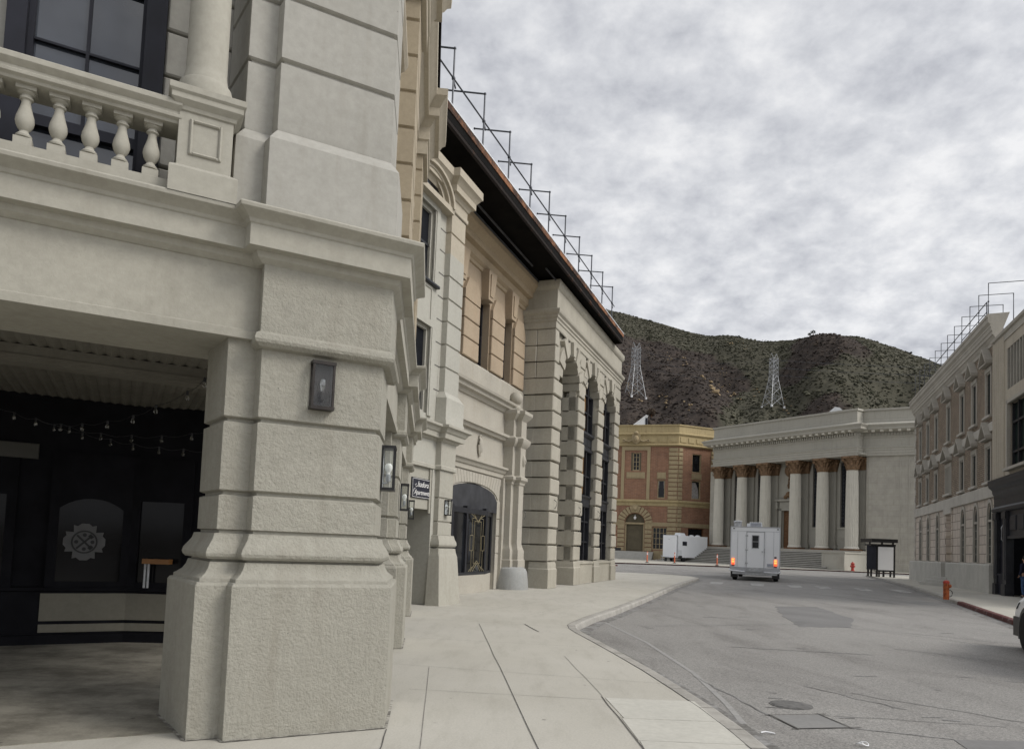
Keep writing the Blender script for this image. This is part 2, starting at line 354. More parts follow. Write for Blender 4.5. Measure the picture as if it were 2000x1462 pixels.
M['brasslines'] = plain('brass_strip', (.27, .23, .14), .4, .5, metal=.3, var=.1)
M['wood'] = plain('brown_wood', (.15, .075, .035), .6, .3, var=.35, vs=5)
M['curtain'] = plain('brown_drape', (.22, .13, .06), .9, .1, var=.3, vs=4)
M['greydrape'] = plain('grey_drape', (.30, .29, .28), .9, .1, var=.25, vs=4)
M['olive'] = plain('olive_door', (.105, .088, .055), .6, .3, var=.15, vs=1.5)
M['red'] = plain('red_hydrant_paint', (.36, .035, .022), .45, .5, var=.25, vs=9)
M['orangepaint'] = worn('scuffed_orange_paint', (.40, .11, .035), (.15, .04, .022), .54, .5, 9)
M['coneorange'] = plain('orange_plastic', (.62, .15, .06), .5, .4, var=.12, vs=5)
M['paper'] = plain('white_poster_backing', (.72, .725, .73), .35, .5, var=.03, vs=1)
M['redkerb'] = worn('red_kerb_paint', (.105, .04, .038), (.30, .26, .24), .62, .8, 4)
M['iron'] = plain('cast_iron', (.115, .112, .106), .7, .4, var=.35, vs=18)
M['skin'] = plain('skin', (.42, .25, .17), .6, .3, var=.05)
M['cloth_dark'] = plain('dark_hoodie', (.02, .022, .04), .9, .1, var=.2, vs=8)
M['jeans'] = plain('blue_denim', (.05, .09, .18), .9, .1, var=.25, vs=12)
M['hair'] = plain('dark_hair', (.02, .015, .012), .7, .3)
M['corr'] = plaster('corrugated_sheet', (.20, .19, .162), var=.15, stain=.35, stain_c=(.1, .08, .06), bump=.2, streak=.3)
M['pane_shop'] = glassy('shop_window_glass', (.005, .005, .006), .1, .16, .1)
M['void'] = plain('dark_void', (.010, .011, .014), .6, .08, var=.3)
M['signgrey'] = plain('dim_sign_board', (.085, .083, .075), .8, .1)
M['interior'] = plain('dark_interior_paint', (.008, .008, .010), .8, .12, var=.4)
M['bulkhead'] = plaster('bulkhead_cream', (.19, .18, .145), var=.06, stain=.12, bump=.2)
M['plate'] = plain('licence_plate', (.35, .37, .42), .4, .4, var=.3, vs=20)
M['emblem'] = plain('frosted_emblem', (.11, .11, .11), .7, .2, var=.15, vs=6)
M['emblem2'] = plain('dark_emblem', (.035, .035, .036), .7, .2)
M['mint'] = plain('pale_sign_ink', (.75, .74, .72), .6, .3, var=.05)
M['signnavy'] = plain('sign_navy', (.022, .023, .034), .45, .4, var=.15)
def emit_lens(name, c, k):
    m, nt, b = base(name, .3, .5); b.inputs['Base Color'].default_value = (*c, 1); b.inputs['Emission Color'].default_value = (*c, 1); b.inputs['Emission Strength'].default_value = k; return m
M['tail'] = emit_lens('lit_tail_lamp', (1, .13, .04), 1.0); M['tail2'] = emit_lens('lit_amber_lamp', (1, .40, .10), 1.3)
# asphalt
m, nt, b = base('old_asphalt', .86, .25); v = ocoord(nt)
c1 = ramp(nt, noise_n(nt, v, .16, 6, .6), [(.3, (.218, .212, .202)), (.55, (.255, .248, .236)), (.75, (.29, .281, .267))])
st = ramp(nt, noise_n(nt, ocoord(nt, (.9, .25, 1)), 1.0, 7, .7, .6), [(.48, (1.04, 1.04, 1.03)), (.68, (.74, .73, .72))])
c2 = mix_rgb(nt, .85, c1, st, 'MULTIPLY')
c3 = mix_rgb(nt, .8, c2, ramp(nt, noise_n(nt, v, 55, 4, .85), [(.32, (.28, .28, .28)), (.5, (.95, .95, .95)), (.68, (1.7, 1.67, 1.62))]), 'MULTIPLY')
nt.links.new(c3, b.inputs['Base Color'])
bp = N(nt, 'ShaderNodeBump', inp={'Strength': .5, 'Distance': .008}); nt.links.new(noise_n(nt, v, 70, 3, .8), bp.inputs['Height']); nt.links.new(bp.outputs[0], b.inputs['Normal']); M['asphalt'] = m
M['patch'] = plaster('dark_asphalt_patch', (.195, .192, .188), var=.12, stain=.1, bump=.6, bscale=70, bdist=.006, streak=0)
M['score'] = plain('faint_score', (.22, .21, .19), .9, .1, var=.35, vs=5)
M['contact_shade'] = worn('base_contact_shade', (.13, .122, .108), (.40, .385, .34), .5, .9, 7)  # dark mottled colour for painted contact shade at wall bases
M['cover'] = plaster('asphalt_box_cover', (.235, .232, .224), var=.1, stain=.2, bump=.5, bscale=60, bdist=.005, streak=0)
M['crack'] = plain('tarred_crack', (.10, .096, .09), .9, .1, var=.3, vs=8)
M['faintcrack'] = worn('faint_crack', (.13, .127, .122), (.262, .257, .25), .5, .9, 3)
M['gutter'] = worn('gutter_grit', (.125, .12, .11), (.255, .25, .242), .5, .9, 5)
M['scuff'] = worn('pale_scuff', (.31, .305, .29), (.262, .257, .25), .52, .9, 9)
# pavement concrete
m, nt, b = base('pavement_concrete', .85, .25); v = ocoord(nt)
c1 = ramp(nt, noise_n(nt, v, .32, 6, .62), [(.3, (.40, .382, .33)), (.5, (.445, .427, .375)), (.7, (.48, .462, .41))])
c2 = mix_rgb(nt, .55, c1, ramp(nt, noise_n(nt, ocoord(nt, (2.4, .55, 1)), 1.6, 7, .7), [(.3, (.78, .77, .75)), (.5, (1, 1, 1)), (.8, (1.05, 1.04, 1.03))]), 'MULTIPLY')
c3 = mix_rgb(nt, .4, c2, ramp(nt, noise_n(nt, v, 60, 4, .8), [(.3, (.6, .6, .6)), (.6, (1.05, 1.05, 1.05))]), 'MULTIPLY')
vo = N(nt, 'ShaderNodeTexVoronoi', inp={'Scale': 2.6, 'Randomness': 1}); nt.links.new(v, vo.inputs['Vector'])
gum = math_n(nt, 'MULTIPLY', ramp(nt, vo.outputs['Distance'], [(.035, (1, 1, 1)), (.06, (0, 0, 0))]), ramp(nt, noise_n(nt, v, 1.1, 2), [(.46, (0, 0, 0)), (.5, (.75, .75, .75))]))
c4 = mix_rgb(nt, gum, c3, (.16, .15, .135)); nt.links.new(c4, b.inputs['Base Color'])
bp = N(nt, 'ShaderNodeBump', inp={'Strength': .25, 'Distance': .004}); nt.links.new(noise_n(nt, v, 60, 4), bp.inputs['Height']); nt.links.new(bp.outputs[0], b.inputs['Normal']); M['pave'] = m
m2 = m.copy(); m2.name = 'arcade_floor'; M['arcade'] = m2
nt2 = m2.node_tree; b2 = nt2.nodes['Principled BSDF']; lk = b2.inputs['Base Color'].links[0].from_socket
floor_shade = ramp(nt2, noise_n(nt2, ocoord(nt2, (1.3, 1.7, 1)), 1.2, 8, .72, .1), [(.40, (.60, .59, .56)), (.62, (.30, .29, .27))])  # arcade shade put into the floor colour, mottled like stains
nt2.links.new(mix_rgb(nt2, 1.0, lk, floor_shade, 'MULTIPLY'), b2.inputs['Base Color'])
M['pavepatch'] = plaster('new_pavement_panel', (.51, .498, .445), var=.06, stain=.12, bump=.25, bscale=60, bdist=.003, streak=0, ls=1.2)
M['kerb'] = plaster('kerb_concrete', (.365, .35, .318), var=.2, stain=.5, bump=.5, bscale=40, bdist=.006, streak=.1, ls=2)
# hillside
m, nt, b = base('chaparral_hillside', .95, .1); v = ocoord(nt)
at_ = N(nt, 'ShaderNodeAttribute', attribute_name='burnt')
burn = ramp(nt, math_n(nt, 'ADD', at_.outputs['Fac'], math_n(nt, 'MULTIPLY', noise_n(nt, v, .05, 5, .7), .5)), [(.62, (1, 1, 1)), (.86, (0, 0, 0))])
green = ramp(nt, noise_n(nt, v, .16, 7, .8), [(.3, (.036, .036, .027)), (.5, (.067, .064, .047)), (.72, (.108, .10, .074))])
brown = ramp(nt, noise_n(nt, v, .14, 7, .8), [(.3, (.022, .019, .018)), (.5, (.046, .038, .033)), (.66, (.078, .062, .051)), (.8, (.135, .108, .08))])
cc = mix_rgb(nt, burn, brown, green)
nt.links.new(cc, b.inputs['Base Color']); M['hill'] = m
def scrub(name, stops):
    m, nt, b = base(name, .95, .1); g = N(nt, 'ShaderNodeNewGeometry')
    nt.links.new(ramp(nt, g.outputs['Random Per Island'], stops), b.inputs['Base Color']); return m
M['scrub_green'] = scrub('green_scrub', [(0, (.038, .040, .029)), (.5, (.068, .068, .048)), (1, (.11, .106, .076))])
M['scrub_burnt'] = scrub('burnt_scrub', [(0, (.024, .020, .019)), (.45, (.048, .040, .035)), (.8, (.08, .064, .053)), (1, (.125, .10, .078))])
M['rock'] = plain('pale_rock', (.34, .26, .16), .95, .1, var=.3, vs=.3)
M['drybush'] = plain('dry_bush_leaves', (.13, .10, .075), .95, .1, var=.4, vs=1)
M['leaf'] = plain('ridge_tree_leaves', (.03, .038, .022), .95, .1, var=.3, vs=1)
M['earth'] = plain('dry_earth', (.16, .14, .11), .95, .1, var=.3, vs=.05)
# ------------------------------------------------------------------ the ground, road and pavements
RZ = -.12
struct('ground', MB().slab([(-2500, -2500), (2500, -2500), (2500, 2500), (-2500, 2500)], -.8, -.6), M['earth'])
struct('road', MB().slab([(-30, -20), (110, -20), (110, 100), (-30, 100)], -.5, RZ), M['asphalt'])
KL = [(2.3, -12), (2.1, 0), (1.98, 4), (1.95, 5.34), (1.95, 5.89), (1.92, 6.65), (1.85, 7.52), (1.75, 8.59), (1.59, 9.86), (1.41, 11.16), (1.27, 12.1), (1.22, 12.6), (1.24, 13.1), (1.37, 13.61), (1.75, 14.81), (2.42, 16.59), (3.93, 20.98), (6.72, 29.38), (9.84, 38.14), (10.3, 39.6), (10.25, 41.2), (9.5, 42.6), (8.0, 43.3), (4, 43.6), (-14, 43.6)]
def offset_in(path, d):
    out = []
    for k in range(len(path)):
        a = path[max(k - 1, 0)]; b = path[min(k + 1, len(path) - 1)]; dx, dy = b[0] - a[0], b[1] - a[1]; l = math.hypot(dx, dy)
        out.append((path[k][0] - dy / l * d, path[k][1] + dx / l * d))
    return out
KI = offset_in(KL, .16)
struct('left_kerb', MB().sweep(KL, [(-.16, -.45), (0, -.45), (.01, RZ), (.0, -.03), (-.012, -.008), (-.03, .0), (-.16, .0)]), M['kerb'])
struct('left_pavement', MB().slab([(-14, 43.6), (-14, -12)] + KI, -.45, -.002), M['pave'])
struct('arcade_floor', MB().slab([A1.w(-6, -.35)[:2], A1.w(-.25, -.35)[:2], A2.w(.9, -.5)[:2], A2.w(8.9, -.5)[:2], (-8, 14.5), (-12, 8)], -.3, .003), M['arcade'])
KR = [(2.6, -4), (6.0, 3), (9.0, 9.9), (11.2, 14.9), (12.56, 18.07), (13.91, 21.18), (16.08, 26.16), (18.28, 31.17), (21.88, 39.68), (26.23, 50.8), (29.4, 59.6), (30.6, 62.6), (31.6, 63.6), (33, 63.9), (62, 58)]
KRi = offset_in(KR, -.16)
RP = [(-.16, .0), (-.03, .0), (-.012, -.008), (.0, -.03), (.01, RZ), (.0, -.45), (-.16, -.45)]
def right_kerb(path): return MB().sweep(path[::-1], [(d, z) for d, z in RP[::-1]])
cut = [k for k, p in enumerate(KR) if p[1] > 26][0]
struct('right_kerb', right_kerb(KR[cut:]), M['kerb'])
struct('red_kerb', right_kerb(KR[:cut + 1]), M['redkerb'])
struct('right_pavement', MB().slab(KRi[::-1] + [(2.9 + 30, -20), (62, -20)], -.45, -.002), M['pave'])
KF = [(-25, 63), (5, 70.7), (10.4, 72.5), (16.6, 75), (23.9, 76.4), (33, 77.2), (41, 75.8), (70, 71)]
struct('far_kerb', right_kerb(KF), M['redkerb'])
struct('far_pavement', MB().slab(offset_in(KF, .16)[::1] + [(90, 130), (-25, 130)], -.45, -.002), M['pave'])
struct('traffic_island', MB().slab([(6.6, 62.4), (8.6, 62.2), (9.3, 62.8), (8.6, 63.6), (6.4, 63.8)], -.4, .01), M['redkerb'])
# joints and saw cuts in the left pavement, cracks and cuts in the road
def line_strip(mb, pts, wd, z):
    for a, b in zip(pts, pts[1:]):
        dx, dy = b[0] - a[0], b[1] - a[1]; l = math.hypot(dx, dy) or 1e-6; nx, ny = -dy / l * wd / 2, dx / l * wd / 2
        mb.poly([(a[0] + nx, a[1] + ny, z), (a[0] - nx, a[1] - ny, z), (b[0] - nx, b[1] - ny, z), (b[0] + nx, b[1] + ny, z)])
    return mb
def wig(a, b, n, amp, seed=0):
    r = random.Random(seed); out = []
    for k in range(n + 1):
        t = k / n; j = amp if 0 < k < n else 0
        out.append((a[0] + (b[0] - a[0]) * t + r.uniform(-j, j), a[1] + (b[1] - a[1]) * t + r.uniform(-j, j)))
    return out
mb = MB()
for pts, wd in [(wig((-.49, 12.75), (.27, 4.9), 9, .006, 1), .007), (wig((.92, 6.97), (1.02, 4.6), 6, .006, 2), .009), (wig((-.86, 5.46), (-.78, 4.6), 4, .01, 3), .008), (wig((.31, 12.97), (.52, 11.9), 3, .01, 8), .02)]:
    line_strip(mb, pts, wd, .003)
struct('pavement_joints', mb, M['crack'])
mb = MB()
for a, b in [((-1.3, 10.6), (1.35, 10.3)), ((-1.2, 8.3), (1.7, 7.75)), ((-.9, 6.95), (1.8, 6.75)), ((.95, 6.15), (1.8, 6.1)), ((.98, 5.45), (1.8, 5.4)), ((-1.55, 13.2), (1.1, 12.7)), ((-1.6, 15.6), (1.8, 15.2)), ((-.9, 18.2), (2.7, 17.7)), ((-.2, 21.5), (3.8, 21)), ((1.6, 25), (5, 24.3)), ((2.6, 28), (6, 27.4)), ((3.6, 31), (7, 30.2)), ((4.6, 34), (8.2, 33.4)), ((-.85, 8.2), (-.52, 4.6)), ((.75, 9.4), (.93, 7)), ((1.1, 24), (8.4, 42)), ((3.9, 25.5), (9.1, 40)), ((-.4, 15.4), (1.6, 20.2)), ((.4, 14.6), (2.8, 20.8))]:
    line_strip(mb, wig(a, b, 5, .004, int(a[1] * 10)), .0055, .002)
struct('pavement_score_lines', mb, M['score'])
mb = MB()
for y0, y1 in ((5.0, 5.42), (5.43, 6.11), (6.12, 6.9)):
    mb.slab([(1.0 + (6.97 - y0) * .0, y0), (1.79, y0), (1.78, y1), (.945 + (6.97 - y1) * .04, y1)], -.02, .0025)
struct('pavement_panel', mb, M['pavepatch'])
mb = MB()
for k, p in enumerate(KL[:-2]):
    pass
for k in range(2, 17):
    a, b = KL[k], KI[k]; line_strip(mb, [a, b], .007, .003)
line_strip(mb, KI[1:19], .008, .003)
struct('kerb_joints', mb, M['crack'])
mb = MB()
zz = RZ + .004
for pts, wd in [(wig((2.3, 9.0), (2.52, 6.98), 14, .02, 11), .02), (wig((3.12, 6.6), (3.9, 6.32), 8, .012, 12), .02), (wig((3.0, 7.1), (4.7, 6.9), 10, .02, 15), .012),
                (wig((3.6, 11.9), (5.8, 11.6), 10, .02, 13), .03), (wig((8, 15.5), (12, 12.2), 16, .09, 14), .03), (wig((2.6, 14.5), (6.6, 16.3), 12, .05, 16), .02), (wig((6.6, 12.5), (9.5, 9.8), 14, .07, 17), .025),
                (wig((7.4, 16), (9.1, 13.4), 10, .06, 18), .025), (wig((9.2, 21.9), (15, 22.6), 10, .08, 19), .03), (wig((7.5, 30), (15.6, 27.5), 12, .1, 20), .04), (wig((3.5, 8.6), (4.1, 7.5), 9, .05, 21), .02), (wig((3.9, 8.3), (5.1, 7.0), 10, .05, 22), .018)]:
    line_strip(mb, pts, wd, zz)
rr = random.Random(5)
for k in range(60):
    t = rr.uniform(0, 1); y = 7 + 22 * t * t; x = rr.uniform(2.6, 5 + y * .42); l = rr.uniform(.04, .16) * (1 + y / 14)
    line_strip(mb, [(x, y), (x + l, y + rr.uniform(-.03, .03))], rr.uniform(.02, .05), zz)
struct('road_cracks', mb, M['faintcrack'])
mb = MB()
line_strip(mb, [(2.0, 15.0), (2.3, 12.0), (2.36, 9.2), (2.25, 7.5), (2.15, 6.6)], .06, RZ + .003)
struct('road_scuffs', mb, M['scuff'])
def ragged(pts, amp, n, seed):
    out = []
    for a, b in zip(pts, pts[1:] + pts[:1]): out += wig(a, b, n, amp, seed)[:-1]; seed += 1
    return out
struct('road_patch', MB().slab(ragged([(7.9, 21.6), (6.9, 18.4), (6.26, 15.73), (7.5, 15.95), (8.6, 18.2), (9.3, 22.0)], .05, 9, 40), RZ - .1, RZ + .004), M['patch'])
mb = MB(); GO = offset_in(KL, -.13)
line_strip(mb, GO[2:22], .22, RZ + .0025)
GO2 = [(p[0] - .16, p[1] + .06) for p in KR[3:12]]; line_strip(mb, GO2, .3, RZ + .0025)
struct('gutter_dirt', mb, M['gutter'])
struct('road_patch', MB().slab([(3.86, 6.32), (7.5, 6.6), (7.5, 3.5), (3.2, 3.5)], RZ - .1, RZ + .0045), M['patch'])
mb = MB(); mb.lathe(2.92, 7.5, [(.21, RZ - .06), (.21, RZ + .006), (.195, RZ + .008)], 28); mb.lathe(2.92, 7.5, [(.19, RZ), (.19, RZ + .011), (.18, RZ + .0125)], 28)
tag(obj('manhole_cover', mb, M['iron']), 'round dark iron manhole cover in the road near the kerb', 'manhole cover')
ucov = thing('utility_cover', 'square asphalt-filled access cover with dark edges beside round manhole', 'access cover', (2.8, 6.8, RZ))
obj('lid', MB().slab([(-.26, .18), (.25, .31), (.30, -.18), (-.22, -.31)][::-1], -.05, .005), M['cover'], ucov)
mb = MB(); line_strip(mb, [(-.33, .175), (.32, .33)], .018, .008); line_strip(mb, [(-.27, -.322), (.42, -.17)], .018, .008); line_strip(mb, [(-.28, .22), (-.21, -.34)], .018, .009); line_strip(mb, [(.23, .34), (.31, -.22)], .018, .009)
obj('rim', mb, M['crack'], ucov)
ucov = thing('utility_cover', 'pale rectangular utility plate set in road against right kerb', 'access cover', (15.0, 26.3, RZ), R(24))
obj('lid', MB().box(-.75, .75, -.5, .5, -.05, .005), M['cover'], ucov)
M['crosspaint'] = worn('worn_white_marking', (.42, .41, .39), (.2, .195, .188), .52, .8, 2.2)
mb = MB()
for x, y in [(10.2, 36.3), (12.2, 36.2), (14.0, 36.0), (15.4, 36.0), (17.2, 35.7), (19.0, 35.6)]:
    mb.slab([(x - .55, y - 1.2), (x - .0, y - 1.3), (x + .85, y + 1.2), (x + .2, y + 1.3)], RZ - .1, RZ + .004)
struct('crosswalk_bars', mb, M['crosspaint'])
# litter by the near kerb
mb = MB().tube([(-.06, 0, .012), (-.02, .01, .018), (.03, 0, .014), (.055, -.012, .01)], .008, 5)
tag(obj('paper_scrap', mb, M['paper'], None, (2.25, 6.27, RZ)), 'tiny white paper scrap on asphalt beside the kerb', 'litter')
mb = MB().tube([(.05 * math.cos(a), .035 * math.sin(a), .02 + .01 * math.sin(2 * a)) for a in [k * math.pi / 5 for k in range(10)]], .005, 5, True).tube([(0, -.03, .015), (.01, .03, .03)], .005, 5)
tag(obj('paper_scrap', mb, M['paper'], None, (2.92, 6.0, RZ)), 'crumpled white wrapper lying on the road at bottom of view', 'litter')
# ------------------------------------------------------------------ corner building with the arcade
A = thing('corner_building', 'grey stucco corner building with rusticated arcade piers and balustraded balcony', 'building', A1.l, A1.rot)
A2R = R(68.4); A2L = (1.13, 0, 0)
def a2(s, d): return (1.13 + .368 * s + .930 * d, .930 * s - .368 * d)
PIER = [(-.35, .95), (-.22, .11), (-.02, .11), (0, 0), (1.13, 0), a2(.93, 0)]
def grooves(d, z0, z1, joints, gd=.032, gh=.03):
    out = [(d, z0)]
    for z in joints:
        if z0 + .05 < z < z1 - .05: out += [(d, z - gh * .75), (d - gd * .45, z - gh * .5), (d - gd, z - gh * .3), (d - gd, z + gh * .3), (d - gd * .45, z + gh * .5), (d, z + gh * .75)]
    return out + [(d, z1)]
BASEP = [(0, -.02), (0, 1.035), (-.012, 1.055), (-.03, 1.06), (-.032, 1.082), (-.05, 1.095), (-.078, 1.12), (-.098, 1.155), (-.108, 1.195), (-.125, 1.2), (-.13, 1.21), (-.092, 1.215), (-.076, 1.232), (-.07, 1.255), (-.078, 1.285), (-.10, 1.32), (-.122, 1.355), (-.132, 1.395), (-.17, 1.4), (-.17, 1.418)]
HEADP = [(-.17, 2.725), (-.10, 2.735), (-.066, 2.76), (-.058, 2.782), (-.066, 2.82), (-.10, 2.845), (-.10, 3.36)]
p1 = obj('pier', MB().sweep(PIER, BASEP + grooves(-.15, 1.425, 2.85, [1.685, 2.215]), True, topcap=True).sweep([(.0, .9), (0, 0), (1.13, 0), a2(.93, 0)], HEADP, True, topcap=True, botcap=True), M['stucco'], A)
def pier_out(s0, s1, dd=.0): return [(s0 - .2, .95), (s0 - .2, .11 + dd), (s0 - .02, .11 + dd), (s0, dd), (s1, dd), (s1 + .02, .11 + dd), (s1 + .2, .11 + dd), (s1 + .2, .95)]
for s0 in (4.0, 8.0):
    obj('pier', MB().sweep(pier_out(s0, s0 + 1.0, .02), BASEP + grooves(-.15, 1.425, 2.85, [1.685, 2.215]), True, topcap=True).sweep([(s0, .9), (s0, .02), (s0 + 1, .02), (s0 + 1, .9)], HEADP, True, topcap=True, botcap=True), M['stucco'], A, A2L, A2R)
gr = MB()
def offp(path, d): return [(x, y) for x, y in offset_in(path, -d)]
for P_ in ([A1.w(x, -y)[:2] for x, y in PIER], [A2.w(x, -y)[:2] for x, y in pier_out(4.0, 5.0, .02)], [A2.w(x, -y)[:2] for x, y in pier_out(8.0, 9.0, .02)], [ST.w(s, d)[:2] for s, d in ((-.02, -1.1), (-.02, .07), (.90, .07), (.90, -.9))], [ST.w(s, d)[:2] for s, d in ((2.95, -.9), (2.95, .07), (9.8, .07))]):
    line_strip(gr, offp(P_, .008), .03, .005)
struct('base_contact_shade', gr, M['contact_shade'])  # thin dark strips painted as contact shade where walls meet the ground
# lintels of the arcade bays
LINP = [(-.95, 2.80), (-.085, 2.80), (-.08, 2.86), (-.1, 2.87), (-.1, 3.36), (-.95, 3.36)]
obj('lintel', MB().sweep([(-7.5, .13), (.25, .13)], LINP), M['stucco_s'], A)
obj('lintel', MB().sweep([(.8, .13), (4.25, .13)], LINP), M['stucco_s'], A, A2L, A2R)
obj('lintel', MB().sweep([(4.75, .13), (8.25, .13)], LINP), M['stucco_s'], A, A2L, A2R)
CORP = [(-.2, 3.325), (-.1, 3.33), (-.085, 3.34), (-.055, 3.36), (-.045, 3.385), (-.04, 3.40), (.03, 3.405), (.03, 3.555), (.04, 3.562), (.05, 3.585), (.085, 3.61), (.115, 3.625), (.125, 3.632), (.13, 3.655), (.125, 3.665), (-.1, 3.69), (-.9, 3.69)]
CP = [(-7.5, .12), (-.02, .12), (0, .0), (1.13, 0), a2(.95, 0), a2(.95, -.12), a2(3.98, -.12), a2(3.98, 0), a2(5.02, 0), a2(5.02, -.12), a2(7.98, -.12), a2(7.98, 0), a2(9.02, 0), a2(9.02, -.12), a2(10.3, -.12)]
obj('cornice', MB().sweep(CP, CORP), M['trim'], A)
# upper corner pillar
UJ = [4.41 + .495 * k for k in range(1, 12)]
UPP = [(-.1, 3.6), (-.1, 4.27), (-.168, 4.365), (-.175, 4.37)] + grooves(-.17, 4.39, 9.3, [4.4 + .02] + UJ, .03, .03)
obj('upper_pillar', MB().sweep(PIER, UPP, True, topcap=True), M['painted'], A)
# balcony wall with tall window
obj('upper_wall', MB().wall(-7.5, -.1, 3.69, 9.3, .85, .3, [(-1.62, -.62, 3.9, 7.2), (-4.0, -2.9, 3.9, 7.2)]), M['painted'], A)
mb = MB()
for k in range(11):
    z = 3.75 + k * .36 + .06
    mb.cbox(-.615, -.12, .79, .86, z, z + .338, .012)
obj('rusticated_jamb', mb, M['painted'], A)
def tall_window(x0, x1):
    f = MB()
    f.box(x0, x0 + .12, .76, .9, 3.7, 7.2).box(x1 - .14, x1, .76, .9, 3.7, 7.2).box(x0 + .12, x0 + .155, .86, .95, 3.7, 7.2).box(x1 - .165, x1 - .14, .86, .95, 3.7, 7.2).box(x0, x1, .78, .9, 7.1, 7.25).box(x0 + .155, x1 - .165, .88, .95, 3.7, 4.08).box(x0 + .155, x1 - .165, .88, .95, 4.28, 4.36)
    wf = obj('window', f, M['navy'], A)
    xm = (x0 + x1) / 2 - .01; g = MB()
    g.box(xm - .011, xm + .011, .905, .935, 4.36, 7.1)
    for z in (4.93, 5.5, 6.07, 6.6): g.box(x0 + .155, x1 - .165, .907, .933, z - .009, z + .009)
    obj('muntin', g, M['navy'], wf)
    obj('pane', MB().box(x0 + .1, x1 - .1, .94, .95, 4.08, 7.15), M['pane_up'], wf)
tall_window(-1.62, -.62); tall_window(-4.0, -2.9)
# balustrade
bl = obj('balustrade', MB().box(-7.4, -.5, .07, .40, 3.66, 3.755).sweep([(-7.4, .055), (-.5, .055)], [(-.24, 4.145), (0, 4.145), (.008, 4.163), (.03, 4.175), (.033, 4.195), (.018, 4.205), (.018, 4.222), (.04, 4.24), (.052, 4.253), (.052, 4.285), (.04, 4.295), (-.28, 4.30), (-.30, 4.27), (-.26, 4.22)]), M['trim'], A)
BP = [(.026, 3.868), (.044, 3.873), (.046, 3.885), (.03, 3.9), (.024, 3.912), (.036, 3.925), (.047, 3.945), (.053, 3.968), (.050, 3.995), (.040, 4.025), (.031, 4.055), (.026, 4.08), (.027, 4.092), (.038, 4.098), (.038, 4.108), (.029, 4.115), (.03, 4.122), (.048, 4.132), (.05, 4.14)]
bm = MB().box(-.05, .05, -.05, .05, 3.812, 3.862).lathe(0, 0, BP, 24).box(-.056, .056, -.056, .056, 4.14, 4.17)
bm.xf(Matrix.Translation((0, 0, 3.757)) @ Matrix.Diagonal((1, 1, 1.10, 1)) @ Matrix.Translation((0, 0, -3.812)))
bm_mesh = bm.mesh('baluster', M['trim'], 30)
for k in range(36): obj('baluster', bm_mesh, None, bl, (-.665 - .179 * k, .142, 0))
pd = MB()
def sq(x0, x1, y0, y1): return [(x0, y1), (x0, y0), (x1, y0), (x1, y1)]
pd.sweep(sq(-.515, -.17, .03, .40), [(.045, 3.66), (.045, 3.83), (.04, 3.84), (.015, 3.855), (0, 3.865), (0, 4.235), (.012, 4.24), (.02, 4.265), (.045, 4.285), (.055, 4.295), (.055, 4.33), (.07, 4.345), (.072, 4.385), (-.02, 4.41)], True, topcap=True)
pd.sweep([(-.44, 3.95), (-.245, 3.95), (-.245, 4.185), (-.44, 4.185)], [(0, 0)], True) if False else None
for x0, x1, z0, z1 in ((-.445, -.425, 3.945, 4.19), (-.26, -.24, 3.945, 4.19), (-.425, -.26, 3.945, 3.965), (-.425, -.26, 4.17, 4.19)): pd.cbox(x0, x1, .012, .035, z0, z1, .008)
obj('pedestal', pd, M['trim'], A)
obj('column', MB().lathe(-.352, .215, [(.178, 4.4), (.18, 4.50), (.172, 4.53), (.152, 4.54), (.15, 4.56), (.143, 4.59), (.137, 4.63), (.136, 4.7), (.13, 6.4), (.118, 7.6), (.15, 7.65), (.15, 7.75), (.2, 7.78), (.2, 7.9)], 36), M['trim'], A)
obj('attic', MB().sweep([(-7.5, .1), (-.05, .1)], [(-.5, 7.9), (0, 7.9), (0, 8.6), (.06, 8.65), (.06, 9.3), (-.6, 9.3)]), M['tan'], A)
# side (street) elevation above the cornice
sw = MB().wall(.85, 10.3, 3.69, 9.2, .48, .3, [(1.75, 3.15, 4.15, 6.4, .7), (5.75, 7.15, 4.15, 6.4, .7), (1.75, 3.15, 7.5, 8.5), (5.75, 7.15, 7.5, 8.5), (9.35, 10.1, 4.2, 6.6)])
obj('side_wall', sw, M['cream'], A, A2L, A2R)
for s0 in (3.98, 7.98):
    o2 = [(s0 - .02, .49), (s0, .18), (s0 + 1.02, .18), (s0 + 1.04, .49)]
    low = [(0.04, 3.66), (.04, 4.2), (0, 4.3)] + grooves(0, 4.32, 4.9, [4.4])
    obj('pilaster', MB().sweep(o2, low), M['palegrey'], A, A2L, A2R)
    obj('pilaster', MB().sweep(o2, grooves(0, 4.9, 8.75, [4.905] + [4.9 + .5 * k for k in range(1, 8)], .03, .034)), M['tan'], A, A2L, A2R, label='tan upper shaft of the side pilaster')
for s0 in (1.45, 5.45):
    t = MB()
    t.box(s0, s0 + .28, .36, .5, 3.7, 7.2).box(s0 + 1.72, s0 + 2.0, .36, .5, 3.7, 7.2).sweep([(s0 - .1, .42), (s0 + 2.1, .42)], [(0, 7.2), (.02, 7.22), (.02, 7.34), (.1, 7.38), (.14, 7.44), (.14, 7.5), (0, 7.52)]).box(s0 + .28, s0 + 1.72, .40, .5, 3.9, 4.15)
    t.box(s0 + .1, s0 + .25, .38, .5, 7.52, 8.7).box(s0 + 1.75, s0 + 1.9, .38, .5, 7.52, 8.7)
    wf = obj('window', t, M['cream'], A, A2L, A2R)
    obj('pane', MB().box(s0 + .2, s0 + 1.8, .68, .7, 4.0, 7.15), M['pane'], wf); obj('pane', MB().box(s0 + .2, s0 + 1.8, .68, .7, 7.5, 8.5), M['pane'], wf)
